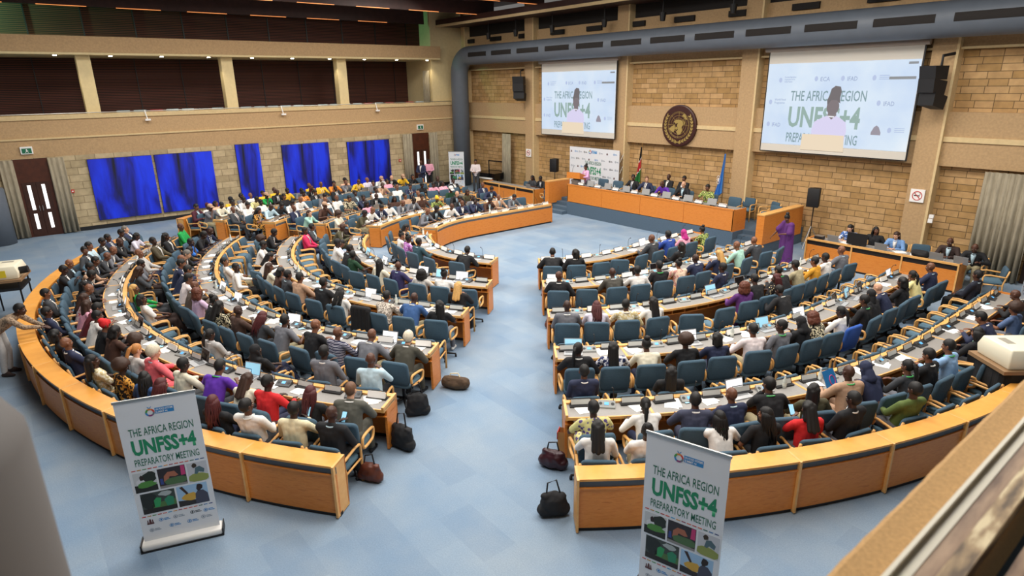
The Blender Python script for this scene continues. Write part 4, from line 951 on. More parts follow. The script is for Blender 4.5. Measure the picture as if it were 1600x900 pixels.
# ------------------------------------------------------------ things on the desks
NP = {}
g = MB().box((0, 0, .012), (.34, .10, .024)); g.tube([(-.155, .0, .02), (-.155, .035, .115), (.155, .035, .115), (.155, .0, .02)], .007, 6)
NP['frame'] = g.mesh('frame', BLACK)
NP['card'] = MB().box((0, .018, .066), (.29, .004, .078), 0, -.36).mesh('card', CARD)
NP['tent'] = MB().add([(-.15, -.04, .02), (.15, -.04, .02), (.15, .0, .125), (-.15, 0, .125), (-.15, .045, .02), (.15, .045, .02)], [(0, 1, 2, 3), (3, 2, 5, 4), (0, 3, 4), (1, 5, 2), (0, 4, 5, 1)]).mesh('name_card', WHITE)
SCREENB = mat('console_screen', '#5aa2d8', .3, emit='#58a8e6', es=.9)
def console_parts():
    a = MB().add([(-.13, -.075, 0), (.13, -.075, 0), (.13, .075, 0), (-.13, .075, 0), (-.13, -.07, .02), (.13, -.07, .02), (.13, .06, .075), (-.13, .06, .075)], [(0, 3, 2, 1), (4, 5, 6, 7), (0, 1, 5, 4), (1, 2, 6, 5), (2, 3, 7, 6), (3, 0, 4, 7)])
    th = math.atan2(.055, .13); b = MB()
    b.box((0, -.005, .0505), (.066, .052, .003), 0, th)
    c = MB()
    for x in (-.09, .09): c.lathe([(.026, 0), (.026, .003)], (0, 0, 0), 14); n = 28; c.v[-n:] = [tuple(Vector((x, -.005, .049))+Euler((th, 0, 0)).to_matrix()@Vector(q)) for q in c.v[-n:]]
    e = MB().tube([(.1, .06, .06), (.1, .065, .2), (.09, .03, .3), (.075, -.02, .33)], .005, 6).ell((.075, -.03, .333), (.012, .022, .012), nu=8, nv=6)
    return a.mesh('housing', mat('console_grey', '#8d8f8c', .4)), b.mesh('screen', SCREENB), c.mesh('loudspeaker', BLACK), e.mesh('gooseneck_microphone', BLACK, True), a.mesh('housing', mat('console_dark', '#3a3b3d', .4))
CON = console_parts()
LAP = {}
LAP['base'] = MB().box((0, 0, .009), (.33, .23, .018)).mesh('base', mat('silver_laptop', '#b9bbbd', .35, metal=.3))
LAP['keys'] = MB().box((0, .03, .0195), (.28, .11, .002)).mesh('keyboard', mat('keyboard_grey', '#6f7173', .6))
LAP['lid'] = MB().box((0, .155, .115), (.33, .008, .215), 0, -.32).mesh('lid', mat('laptop_lid_grey', '#8d9092', .4))
LAP['scr'] = MB().box((0, .1503, .1145), (.305, .002, .19), 0, -.32).mesh('screen', PLACE)
SCRW = mat('screen_white', '#ffffff', .3, emit='#eef4fa', es=.85); SCRB = mat('screen_blue', '#9fd4ea', .3, emit='#8fcbe8', es=.7); SCRK = mat('screen_off', '#1a1516', .2)
def laptop(loc, rz, label, kind='w', group='laptops'):
    t = thing('laptop', label, 'laptop', loc, rz, group)
    inst('base', LAP['base'], t); inst('keyboard', LAP['keys'], t); l = inst('lid', LAP['lid'], t)
    inst('screen', LAP['scr'], l, {'w': SCRW, 'b': SCRB, 'k': SCRK}[kind]); return t
PAP = MB().box((0, 0, .003), (.21, .297, .006)).box((.03, .02, .008), (.21, .297, .004), .2).mesh('paper_sheets', WHITE)
BOT = {'glass': MB().lathe([(.03, 0), (.033, .01), (.033, .13), (.013, .17), (.012, .2)], n=14).mesh('body', mat('clear_bottle', '#cfd6cf', .1, spec=.6), True), 'cap': MB().lathe([(.014, .198), (.014, .225)], n=10).mesh('cap', WHITE), 'label': MB().lathe([(.0335, .04), (.0335, .09)], n=14, cap=False).mesh('label', mat('bottle_label', '#e7eadf', .5))}
def bottle(loc, label):
    t = thing('water_bottle', label, 'bottle', loc, 0, 'water bottles'); inst('body', BOT['glass'], t); inst('cap', BOT['cap'], t); inst('label', BOT['label'], t); return t
PHN = [MB().box((0, 0, .006), (.075, .155, .009)).mesh('case', BLACK), MB().box((0, 0, .011), (.068, .145, .001)).mesh('screen', SCRB)]
def phone(loc, rz, label, tilt=0):
    t = thing('phone', label, 'phone', loc, rz, 'mobile phones'); inst('case', PHN[0], t); inst('screen', PHN[1], t)
    if tilt: t.rotation_euler = (tilt, 0, rz)
    return t
for sec in 'CAB':
    for i in range(5):
        rn, rf = RN[i], RF[i]; ml = row_modules(sec, i)
        for j, (t0, t1) in enumerate(ml):
            L = t1-t0; wh = 'row %s, %s' % (ROWN[i], SECN[sec])
            for k, fr in enumerate((.2, .5, .8)):
                t = t0+L*fr; rr = rf+.13+ (.02 if k != 1 else .05); p, d = pos(sec, rr, t, rn); rz = yaw(d)
                if k == 1:
                    c = thing('microphone_console', '%s grey microphone console from aisle, %s %s desk row' % (ordn(j), ROWN[i], SECN[sec]), 'microphone', (p.x, p.y, .745), rz+R5.uniform(-.25, .25), 'delegate microphone consoles')
                    inst('housing', CON[0] if (sec == 'C' and t < 5) or R5.random() < .3 else CON[4], c); inst('screen', CON[1], c); inst('loudspeaker', CON[2], c)
                    if sec != 'A' or R5.random() < .5: inst('gooseneck_microphone', CON[3], c)
                else:
                    c = thing('name_plate', '%s black framed name plate from aisle, %s %s desk row' % (ordn(2*j+(k > 1)), ROWN[i], SECN[sec]), 'name plate', (p.x, p.y, .772 if False else .746), rz+R5.uniform(-.06, .06), 'desk name plates')
                    inst('frame', NP['frame'], c)
                    white = (sec == 'B' and i < 2) or (i == 0) or R5.random() < .25
                    inst('name_card', NP['tent'], c) if white else inst('card', NP['card'], c)
cnt = {}
for sec, kind, i, j, t, pz in SEATED:
    if kind != 'D' or pz is None: continue
    r = RN[i]-.20; wh = '%s seat from aisle, %s %s desk row' % (ordn(j), ROWN[i], SECN[sec])
    def at(dr, dt): return pos(sec, RN[i]-dr, t+dt, DR[i])
    q = R5.random()
    p, d = at(.27, R5.uniform(-.05, .05)); rz = yaw(d)
    if q < .24:
        laptop((p.x, p.y, .745), rz+R5.uniform(-.2, .2), 'open laptop before the '+wh, R5.choice('wwbwk'))
    elif q < .72:
        o = inst('paper_sheets', PAP, None, None, (p.x, p.y, .745), rz+R5.uniform(-.6, .6)); tag(o, 'loose white paper sheets before the '+wh, 'paper', 'paper sheets on desks')
    q = R5.random(); p, d = at(.3, .24)
    if q < .17: bottle((p.x, p.y, .745), 'clear water bottle beside the '+wh)
    elif q < .32: phone((p.x, p.y, .745), R5.uniform(0, 6), 'phone lying beside the '+wh)
# ------------------------------------------------------------ podium
DH = .55
struct(MB().b2((-19.6, 18.78, 0), (-11.5, 21.3, DH)).b2((-20.75, 19.4, 0), (-19.6, 21.3, DH)).b2((-11.5, 19.4, 0), (-10.35, 21.3, DH)).build('floor_podium', DCARPET))
g = MB()
for x0, x1 in ((-20.62, -19.6), (-11.5, -10.5)):
    for k in range(3): g.b2((x0, 18.5+k*.3, 0), (x1, 19.45, DH*(k+1)/4))
struct(g.build('floor_podium_steps', DCARPET))
t = thing('podium_desk', 'long plain orange wood head table on the raised podium', 'desk', (-15.55, 18.78, DH))
g = MB()
for k in range(4): a = -4.03+8.06*k/4; g.b2((a+.006, 0, .02), (a+8.06/4-.006, .04, .74))
g.build('front_panel', WOOD, t)
MB().b2((-4.03, .0, 0), (-3.99, .75, .74)).build('end_panel', WOOD, t); MB().b2((3.99, 0, 0), (4.03, .75, .74)).build('end_panel', WOOD, t)
MB().b2((-4.03, -.01, .72), (4.03, .06, .76)).build('ledge', WOOD, t); MB().b2((-4.0, .06, .68), (4.0, .75, .71)).build('tabletop', TOP, t)
for nm, x0, y0, y1, lab in (('podium_screen_wall', -20.72, 18.62, 19.9, 'low orange wood side wall left of the podium steps'), ('podium_screen_wall', -10.45, 18.62, 21.1, 'low orange wood side wall right of the podium steps')):
    w = thing(nm, lab, 'partition', (x0, (y0+y1)/2, 0)); L = (y1-y0)/2
    MB().b2((-.13, -L, .35), (.13, L, 1.3)).build('panel', WOOD, w); MB().b2((-.14, -L-.01, 1.29), (.14, L+.01, 1.33)).build('cap', WOODL, w); MB().b2((-.11, -L+.02, 0), (.11, L-.02, .35)).build('plinth', DCARPET, w)
# lectern
t = thing('lectern', 'orange wood topped lectern in front of the printed backdrop', 'lectern', (-19.35, 19.1, DH), .25)
MB().add([(-.32, -.28, 1.02), (.32, -.28, 1.02), (.32, .22, .92), (-.32, .22, .92), (-.32, -.28, 1.28), (.32, -.28, 1.28), (.32, .22, 1.1), (-.32, .22, 1.1)], [(0, 3, 2, 1), (4, 5, 6, 7), (0, 1, 5, 4), (1, 2, 6, 5), (2, 3, 7, 6), (3, 0, 4, 7)]).build('head', WOOD, t)
MB().b2((-.16, -.14, .05), (.16, .12, .95)).build('column', METAL, t); MB().b2((-.3, -.25, 0), (.3, .22, .05)).build('foot', WOOD, t)
MB().tube([(-.1, -.2, 1.25), (-.12, -.1, 1.45), (-.14, .05, 1.52)], .006, 6).build('microphone', BLACK, t)
person((-19.18, 19.52, DH), math.pi-.35, 't:lilac', 'u', '', 'speak', 'standing at the lectern before the backdrop', .96, trousers='grey')
# people at the head table
HEAD = [(-16.85, 's:black', 'c', '', 'look'), (-16.15, 's:navy', 'br', 'P', 'look'), (-15.2, 't:purple', 'n', '', 'write'), (-14.35, 's:black', 'n', 'P', 'desk'), (-13.3, 'd:greenprint', 'c', '', 'desk')]
HW = ['left end of the seated group', 'beside the black red green flag', 'bending low at the head table middle', 'under the round emblem, right of centre', 'left of the light blue flag']
for (x, top, hair, fl, pz), w in zip(HEAD, HW):
    person((x, 19.85, DH), math.pi, top, hair, fl, pz, w, trousers='black')
for x, w, hair in ((-15.85, 'seated behind the head table on the left', 'n'), (-15.1, 'seated behind the head table on the right', 'c')):
    person((x, 20.75, DH+.02), math.pi, 's:black', hair, '', 'lap', w)
for k, x in enumerate((-18.7, -17.85, -16.9, -16.15, -15.2, -14.35, -13.3, -12.35)):
    swivel((x, 19.9, DH), math.pi+(.15 if k in (0, 1) else 0), 'blue grey swivel chair behind the head table, %s from the left' % ordn(k), False)
for k, x in enumerate((-15.85, -15.1)): armchair((x, 20.75, DH), math.pi, '%s armchair against the stage wall behind the head table' % ('left' if k == 0 else 'right'))
for k, (x, y) in enumerate(((-11.35, 20.7), (-10.9, 20.05), (-12.3, 20.8))): armchair((x, y, DH), math.pi-.5+.3*k, 'empty wooden armchair by right podium steps, %s of three' % ordn(k))
for k in range(8):
    x = -18.95+k*.98
    c = thing('name_plate', 'white name card on head table, %s from the left' % ordn(k), 'name plate', (x, 18.98, DH+.75), math.pi, 'head table name cards'); inst('frame', NP['frame'], c); inst('name_card', NP['tent'], c)
    if k < 7:
        t = thing('monitor', 'slim grey monitor on head table, %s from the left' % ordn(k), 'monitor', (x+.5, 19.05, DH+.71), 0, 'head table monitors')
        MB().box((0, 0, .16), (.36, .03, .23), 0, -.2).build('panel', mat('monitor_grey', '#9a9c9c', .5), t); MB().box((0, .05, .02), (.16, .12, .03)).build('foot', BLACK, t)
for k, x in enumerate((-17.2, -15.75, -14.75, -13.8)): bottle((x, 19.15, DH+.71), 'clear water bottle on the head table, %s from left' % ordn(k))
# flags
def flag(name, x, label, bands, seed):
    t = thing('flag', label, 'flag', (x, 20.85, DH))
    MB().tube([(0, 0, 0), (0, 0, 2.4)], .016, 8).lathe([(.14, 0), (.14, .03), (.03, .05)], n=16).build('pole', mat('brass_pole', '#a5824a', .3, metal=.7), t)
    MB().ell((0, 0, 2.44), (.02, .02, .05), nu=8, nv=6).build('finial', MATS['brass_pole'], t)
    rd = random.Random(seed); nv, nu = 40, 34; vs = []; fs = []; mi = []
    for i in range(nv+1):
        v = i/nv
        for j in range(nu+1):
            u = j/nu; w = (.05+.36*min(1, v*1.1))*(.55+.45*v)
            x_ = u*w*.8*(-1)+.01; y_ = .05*math.sin(u*15+v*2)*(.3+v)+.02*math.sin(u*7)
            vs.append((x_, y_-.03, 2.32-v*1.45-u*.25*v))
    for i in range(nv):
        for j in range(nu):
            fs.append((i*(nu+1)+j, i*(nu+1)+j+1, (i+1)*(nu+1)+j+1, (i+1)*(nu+1)+j)); s = (i+.5)/nv-.12*(j+.5)/nu+.02
            k = 0
            for q, (e, _) in enumerate(bands):
                if s <= e: k = q; break
            else: k = len(bands)-1
            mi.append(k)
    g = MB(); g.v = vs; g.f = fs; g.mi = mi
    o = g.build('cloth', [m for _, m in bands], t, True); s = o.modifiers.new('thickness', 'SOLIDIFY'); s.thickness = .006
    return t
FB, FR, FG, FW = mat('flag_black', '#17171a', .8), mat('flag_red', '#c8323a', .8), mat('flag_green', '#2c7a3a', .8), mat('flag_white', '#e8e4e0', .8)
flag('flag', -17.3, 'black, red and green flag with white edging hanging on its pole', [(.30, FB), (.34, FW), (.60, FR), (.64, FW), (2, FG)], 1)
t = flag('flag', -13.35, 'light blue flag with a pale emblem hanging on its pole', [(2, mat('flag_blue', '#3f86d6', .8))], 2)
g = MB()
for k in range(14):
    a = 2*math.pi*k/14; g.box((-.16+.07*math.cos(a), -.098, 1.36+.15*math.sin(a)), (.03, .01, .02))
g.ell((-.16, -.095, 1.36), (.035, .008, .08), nu=8, nv=6); g.build('emblem', FW, t)

# printed backdrop
bk = thing('printed_backdrop', 'white printed backdrop with green lettering behind the lectern', 'banner', (-21.45, 20.72, DH))
BF = lambda u, v, h: (u, -.012-h, v)
MB().b2((0, -.01, .05), (3.05, .01, 2.1)).build('sheet', VINYL, bk)
g = MB()
for x in (.02, 1.02, 2.03, 3.03): g.tube([(x, .03, 0), (x, .03, 2.1)], .012, 6); g.tube([(x, .35, 0), (x, .35, 2.1)], .012, 6)
for k in range(4): g.tube([(3.03, .03, k*.5+.05), (3.03, .35, k*.5+.55)], .01, 6); g.tube([(3.03, .35, k*.5+.05), (3.03, .03, k*.5+.55)], .01, 6)
for z in (.05, 1.05, 2.08): g.tube([(0, .35, z), (3.03, .35, z)], .01, 6)
g.build('truss', METAL, bk)
text(bk, 'THE AFRICA REGION', BF, 1.0, 1.36, 1.0, .16, .002, DGREEN_T); text(bk, 'UNFSS+4', BF, 1.0, .92, 1.0, .36, .002, GREEN_T, bold=.03); text(bk, 'PREPARATORY MEETING', BF, 1.0, .70, 1.0, .15, .002, DGREEN_T)
def mini_logo(parent, F, u, v, s, kind, h=.002):
    """small printed partner marks: ring, globe, dark crest, each with two lines of fine print"""
    m = {'blue': BLUE_T, 'grey': GREYINK, 'dark': BLACKINK, 'crest': REDINK}[kind]; g = MB()
    if kind == 'crest':
        g.poly([(u+s*x, v+s*y) for x, y in ((0, 0), (1, 0), (1, .25), (0, .25))], F, 0, h); g.poly([(u+s*x, v+s*y) for x, y in ((.3, .25), (.7, .25), (.62, .9), (.5, 1), (.38, .9))], F, 0, h)
        g.poly([(u+s*x, v+s*y) for x, y in ((.05, .25), (.25, .25), (.22, .85), (.1, .8))], F, 0, h); g.poly([(u+s*x, v+s*y) for x, y in ((.75, .25), (.95, .25), (.9, .8), (.78, .85))], F, 0, h)
        g.build('crest_mark', mat('crest_brown', '#5a3434', .6), parent); return
    ring = [(u+s*.5+s*.5*math.cos(a), v+s*.5+s*.5*math.sin(a)) for a in [2*math.pi*k/20 for k in range(20)]]; inn = [(u+s*.5+s*.38*math.cos(a), v+s*.5+s*.38*math.sin(a)) for a in [2*math.pi*k/20 for k in range(20)]]
    for k in range(20):
        q = (k+1) % 20; g.add([F(*ring[k], h), F(*ring[q], h), F(*inn[q], h), F(*inn[k], h)], [(0, 1, 2, 3)])
    g.poly([(u+s*.5+s*.2*math.cos(a), v+s*.5+s*.24*math.sin(a)) for a in [2*math.pi*k/8 for k in range(8)]], F, 0, h)
    for k in range(2): g.poly([(u+s*1.15, v+s*(.2+.38*k)), (u+s*(2.5-.3*k), v+s*(.2+.38*k)), (u+s*(2.5-.3*k), v+s*(.36+.38*k)), (u+s*1.15, v+s*(.36+.38*k))], F, 0, h)
    g.build('partner_mark', m, parent)
def food_logo(parent, F, u, v, s, h=.002):
    cols = ['#d2403a', '#e08a2e', '#4a9a4a', '#2f86c6', '#8a3a78', '#6f7a86']
    for q in range(6):
        g = MB()
        for k in range(4):
            a0 = 2*math.pi*(q*4+k)/24; a1 = 2*math.pi*(q*4+k+1)/24
            g.add([F(u+s*(.5+.5*math.cos(a0)), v+s*(.5+.5*math.sin(a0)), h), F(u+s*(.5+.5*math.cos(a1)), v+s*(.5+.5*math.sin(a1)), h), F(u+s*(.5+.3*math.cos(a1)), v+s*(.5+.3*math.sin(a1)), h), F(u+s*(.5+.3*math.cos(a0)), v+s*(.5+.3*math.sin(a0)), h)], [(0, 1, 2, 3)])
        g.build('logo_ring', mat('logo_'+cols[q][1:], cols[q], .6), parent)
    g = MB()
    for sg in (-1, 1): g.poly([(u+s*.5, v+s*1.0), (u+s*(.5+.16*sg), v+s*1.1), (u+s*(.5+.24*sg), v+s*1.28), (u+s*(.5+.05*sg), v+s*1.15)], F, 0, h)
    g.build('logo_leaf', BLUE_T, parent)
    MB().poly([(u+s*1.02, v+s*.22), (u+s*3.0, v+s*.22), (u+s*3.0, v+s*.98), (u+s*1.02, v+s*.98)], F, 0, h*.5).build('logo_panel', BLUE_T, parent)
    text(parent, 'UN FOOD SYSTEMS', F, u+s*1.1, v+s*.64, s*1.82, s*.25, h, WHITE); text(parent, 'SUMMIT +4', F, u+s*1.1, v+s*.3, s*1.2, s*.25, h, WHITE)
food_logo(bk, BF, 1.22, 1.83, .17)
for r_, (v, us) in enumerate(((1.86, (.06, .32, .58, .9, 1.86, 2.3, 2.7)), (1.55, (.1, .42, .8, 1.2, 1.6, 2.0, 2.45, 2.8)), (1.2, (.08, .5, .72, 2.15, 2.5, 2.8)), (.85, (.06, .5, 2.1, 2.4, 2.75)), (.5, (1.15, 1.6, .1, 2.4)))):
    for q, u in enumerate(us): mini_logo(bk, BF, u, v, .09, ('crest', 'blue', 'grey', 'dark', 'grey')[(q+r_*2) % 5])

# round emblem
em = thing('round_emblem', 'large dark round wall emblem with golden world map and laurel wreath', 'emblem', (-15.66, 21.06, 3.77))
EMB = mat('emblem_brown', '#3a1712', .45, var=.1); GOLD = mat('emblem_gold', '#b39a5a', .4, metal=.3)
EF = lambda u, v, h: (u, -.05-h, v)
g = MB(); g.lathe([(.80, 0), (.80, .09), (.76, .11)], n=48); g.v = [(x, -z+.06, y) for x, y, z in g.v]; g.build('disc', EMB, em)
g = MB()
for rr in (.16, .26, .36, .46, .5):
    g.tube([EF(rr*math.cos(a), rr*math.sin(a)+.04, .006) for a in [2*math.pi*k/40 for k in range(40)]], .006, 5, True)
for k in range(8):
    a = 2*math.pi*k/8; g.tube([EF(.16*math.cos(a), .16*math.sin(a)+.04, .006), EF(.5*math.cos(a), .5*math.sin(a)+.04, .006)], .006, 5)
g.build('globe_grid', GOLD, em)
g = MB()
LAND = [[(-.22, .12), (-.1, .2), (.08, .2), (.2, .14), (.24, .02), (.16, -.08), (.2, -.2), (.12, -.36), (.0, -.38), (-.08, -.26), (0, -.16), (-.06, -.02), (-.02, .08), (-.12, .04)], [(-.44, -.16), (-.3, -.06), (-.18, .0), (-.14, -.14), (-.2, -.28), (-.32, -.26)], [(.14, .34), (.26, .44), (.34, .34), (.4, .2), (.32, .22), (.26, .3)], [(.24, .2), (.3, .1), (.3, .0), (.26, .06)], [(-.14, -.12), (-.06, -.06), (-.02, -.14), (-.1, -.2)]]
for L in LAND: g.poly([(x, y+.04) for x, y in L], EF, .004, .022)
g.build('world_map', GOLD, em)
for sg in (-1, 1):
    g = MB()
    for k in range(11):
        a = math.radians(-80+k*11.5)
        for rr, tilt in ((.60, .55), (.66, -.35)):
            c = Vector((sg*rr*math.cos(a), rr*math.sin(a)+.02)); dv = Vector((-sg*math.sin(a), math.cos(a))); nr = Vector((sg*math.cos(a), math.sin(a))); dd = (dv+nr*(-tilt if rr < .62 else .35)).normalized(); pp = Vector((-dd.y, dd.x))
            g.poly([tuple(c-dd*.07), tuple(c+pp*.026), tuple(c+dd*.08), tuple(c-pp*.026)], EF, .004, .018)
    g.tube([EF(sg*.63*math.cos(math.radians(-85+k*10)), .63*math.sin(math.radians(-85+k*10))+.02, .008) for k in range(13)], .009, 5)
    g.tube([EF(sg*.05, -.6, .01), EF(-sg*.12, -.68, .01)], .014, 5); g.build('laurel_branch', GOLD, em)

# projection screens
def emat(n, c, s=1.0): return mat('projected_'+n, '#0a0a0a', .6, emit=c, es=s*ES*.95)
def screen(x0, x1, label):
    w = x1-x0; t = thing('projection_screen', label, 'screen', ((x0+x1)/2, 20.86, 3.08))
    MB().tube([(-w/2-.12, -.03, 3.31), (w/2+.12, -.03, 3.31)], .085, 12).build('roller_case', mat('screen_case', '#a89a8c', .5), t)
    MB().b2((-w/2-.02, -.0, 0), (w/2+.02, .02, 3.34)).build('black_border', BLACK, t)
    MB().b2((-w/2+.02, -.012, .03), (w/2-.02, -.002, 3.25)).build('canvas', mat('screen_canvas', '#cfcabf', .8), t)
    c0, c1, h0, h1 = -w/2+.03, w/2-.03, .27, 2.86
    F = lambda u, v, h: (c0+(c1-c0)*u, -.014-h, h0+(h1-h0)*v)
    E = lambda n, c, pts, h: MB().poly(pts, F, 0, h).build(n, emat(n, c), im)
    im = MB().poly([(0, 0), (1, 0), (1, 1), (0, 1)], F, 0, .002).build('projected_image', ramp_emit(), t)
    tx = emat('lettering_green', '#9db9b2', .9); ty = emat('lettering_dark', '#8ba7ae', .9); lg = emat('faint_mark', '#a9b9da', .9)
    text(im, 'THE AFRICA REGION', F, .19, .545, .52, .125, .006, ty); text(im, 'UNFSS+4', F, .19, .22, .50, .26, .006, tx, bold=.03); text(im, 'PREPARATORY MEETING', F, .19, .035, .50, .12, .006, ty)
    for u, v, s in ((.10, .77, 'Food and Agriculture\nOrganization of the\nUnited Nations'), (.36, .78, 'ECA'), (.54, .78, 'IFAD'), (.74, .78, ''), (.04, .5, 'World Food\nProgramme'), (.79, .5, 'IFAD'), (.04, .22, 'IFAD'), (.88, .2, '')):
        if not s:
            for k in range(3): E('fine_print', '#a9b9da', [(u+.03, v+.012+.02*k), (u+.09, v+.012+.02*k), (u+.09, v+.018+.02*k), (u+.03, v+.018+.02*k)], .006)
        else: text(im, s, F, u+.03, v, .065 if len(s) < 6 else .085, .05 if len(s) < 6 else .075, .006, lg)
        E('faint_ring', '#b9c7e6', [(u+.011*math.cos(a)*1.1, v+.03+.022*math.sin(a)*1.4) for a in [2*math.pi*k/14 for k in range(14)]], .006)
    E('crest_mark', '#9a94a0', [(.77, .17), (.83, .17), (.83, .2), (.815, .26), (.80, .28), (.785, .26), (.77, .2)], .006)
    E('name_strip', '#8d9094', [(.83, .79), (.985, .79), (.985, .82), (.83, .82)], .007); E('name_strip', '#8d9094', [(.93, .95), (.985, .95), (.985, .975), (.93, .975)], .007)
    sh = [(.385, .0), (.37, .2), (.385, .3), (.44, .355), (.475, .38), (.52, .38), (.56, .35), (.60, .30), (.61, .2), (.60, .0)]
    E('speaker_jacket', '#dcd6f4', sh, .008)
    E('speaker_neck', '#83797c', [(.47, .38), (.5, .33), (.53, .38), (.525, .44), (.475, .44)], .010)
    E('speaker_face', '#7d7377', [(.5+.042*math.cos(a), .48+.095*math.sin(a)) for a in [2*math.pi*k/20 for k in range(20)]], .011)
    E('speaker_hair', '#6e686b', [(.46, .5), (.455, .56), (.47, .62), (.475, .69), (.5, .725), (.535, .715), (.545, .66), (.54, .59), (.545, .52), (.52, .56), (.485, .56)], .012)
    E('speaker_necklace', '#efeff5', [(.475, .375), (.52, .37), (.515, .355), (.48, .36)], .013)
    E('speaker_lectern', '#efdcc0', [(.305, -.05), (.31, .145), (.60, .145), (.61, -.05)], .014)
    return t
def ramp_emit():
    if 'projected_backdrop' in MATS: return MATS['projected_backdrop']
    m = ramp_mat('projected_backdrop', 'noise', .7, [(.3, '#c9dcf6'), (.6, '#dcebfa'), (.8, '#eef5fb')], .6); nt = m.node_tree; b = nt.nodes['Principled BSDF']
    r = [n for n in nt.nodes if n.type == 'VALTORGB'][0]; nt.links.new(r.outputs[0], b.inputs['Emission Color']); b.inputs['Emission Strength'].default_value = .95*ES
    for l in list(b.inputs['Base Color'].links): nt.links.remove(l)
    b.inputs['Base Color'].default_value = (.005, .005, .005, 1); return m
screen(-23.6, -18.84, 'smaller looking projection screen on the left of the stage wall')
screen(-12.02, -7.34, 'projection screen on the right of the stage wall')

# loudspeakers
def hang_speaker(x, y, z, label, mir):
    t = thing('hanging_loudspeaker', label, 'loudspeaker', (x, y, z), mir); t.scale = (.74, .9, 1.12)
    for k in range(3):
        me = MB().add([(-.38, -.22, -.3), (.38, -.22, -.3), (.3, .25, -.3), (-.3, .25, -.3), (-.38, -.28, .02), (.38, -.28, .02), (.3, .25, .02), (-.3, .25, .02)], [(0, 3, 2, 1), (4, 5, 6, 7), (0, 1, 5, 4), (1, 2, 6, 5), (2, 3, 7, 6), (3, 0, 4, 7)])
        o = me.build('cabinet', SPK, t); o.location = (0, .06*k*k*.6, .5-.33*k-.0); o.rotation_euler = (-.12*k, 0, 0)
    MB().tube([(0, .2, .5), (0, .2, .75), (0, .6, .8)], .04, 8).build('bracket', BLACK, t)
hang_speaker(-24.9, 20.55, 5.2, 'black loudspeaker cluster hanging left of the left screen', .5); hang_speaker(-6.85, 20.4, 5.15, 'black loudspeaker cluster hanging right of the right screen', -.5)
def tripod_speaker(x, y, z, label, rz):
    t = thing('tripod_loudspeaker', label, 'loudspeaker', (x, y, 0), rz)
    me = MB().add([(-.2, -.17, z), (.2, -.17, z), (.12, .17, z), (-.12, .17, z), (-.2, -.17, z+.62), (.2, -.17, z+.62), (.12, .17, z+.62), (-.12, .17, z+.62)], [(0, 3, 2, 1), (4, 5, 6, 7), (0, 1, 5, 4), (1, 2, 6, 5), (2, 3, 7, 6), (3, 0, 4, 7)]).mesh('cabinet', SPK); inst('cabinet', bev(me, .02), t)
    MB().tube([(0, 0, .35), (0, 0, z+.02)], .018, 8).build('pole', BLACK, t)
    for k in range(3):
        a = 2*math.pi*k/3+.4; MB().tube([(0, 0, .75), (.4*math.cos(a), .4*math.sin(a), .01)], .013, 6).build('leg', METAL, t)
tripod_speaker(-9.82, 20.75, 1.4, 'black tripod loudspeaker between podium and right interpreter table', .1)
tripod_speaker(-22.35, 20.6, 1.4, 'black tripod loudspeaker left of the printed backdrop', .2)
# no smoking signs
for x, lab in ((-24.72, 'square no smoking sign on the pillar left of the left screen'), (-6.9, 'square no smoking sign on the right hand pillar')):
    t = thing('no_smoking_sign', lab, 'sign', (x, 20.97, 2.1)); SF = lambda u, v, h: (u, -.02-h, v)
    MB().b2((-.19, -.02, -.19), (.19, .02, .19)).build('plate', WHITE, t); g = MB()
    g.tube([SF(.125*math.cos(a), .125*math.sin(a), .002) for a in [2*math.pi*k/32 for k in range(32)]], .012, 5, True); g.tube([SF(-.085, .085, .003), SF(.085, -.085, .003)], .011, 5); g.build('red_ring', REDINK, t)
    MB().poly([(-.09, -.012), (.07, -.012), (.07, .018), (-.09, .018)], SF, 0, .001).poly([(.075, .02), (.085, .02), (.08, .06), (.06, .08), (.065, .05)], SF, 0, .001).build('cigarette', BLACKINK, t)
t = thing('switch_box', 'pair of small white wall boxes on the right pillar edge', 'switch', (-6.45, 21.02, 1.35)); MB().b2((-.06, -.05, 0), (.06, .02, .12)).build('lower_box', WHITE, t); MB().b2((-.05, -.05, .14), (.07, .02, .24)).build('upper_box', WHITE, t)

# side tables
def side_table(x0, x1, yf, label):
    t = thing('interpreter_table', label, 'table', ((x0+x1)/2, yf, 0)); w = x1-x0; n = 3
    MB().b2((-w/2, .06, .715), (w/2, .62, .745)).build('tabletop', TOP, t)
    g = MB(); g.b2((-w/2-.02, 0, .74), (w/2+.02, .07, .79)); 
    for k in range(n+1): x = -w/2+w*k/n; g.b2((x-.02, -.005, .05), (x+.02, .03, .79))
    g.build('wood_edging', WOODL, t)
    MB().b2((-w/2, .01, .06), (w/2, .04, .6)).build('front_panel', WOOD, t); MB().b2((-w/2, .045, .6), (w/2, .06, .74)).build('recess', DARK, t)
    for s in (-1, 1): MB().b2((s*w/2-.02, 0, .02), (s*w/2+.02, .62, .78)).build('end_panel', WOOD, t)
    MB().b2((-w/2, .03, 0), (w/2, .05, .06)).build('kick_plate', BLACK, t)
side_table(-9.0, -4.95, 18.85, 'orange wood staff table along the stage wall at right')
side_table(-25.8, -21.9, 18.85, 'orange wood staff table along the stage wall at left')
ST = [(-8.15, 'd:bluewave', 'l', 'P', 'typing', 'left end of the right staff table'), (-7.45, 't:black', 'r', '', 'look', 'behind the dark monitor at right staff table'), (-6.85, 's:slateblue', 'A', 'P', 'typing', 'middle of the right staff table'), (-5.5, 's:darkbrown', 'n', '', 'typing', 'second from right end of right staff table'), (-4.9, 's:black', 'n', '', 'write', 'right end of the right staff table'), (-23.1, 't:darkgrey', 'l', '', 'desk', 'left of two at the left staff table'), (-22.4, 's:black', 'c', '', 'typing', 'right of two at the left staff table')]
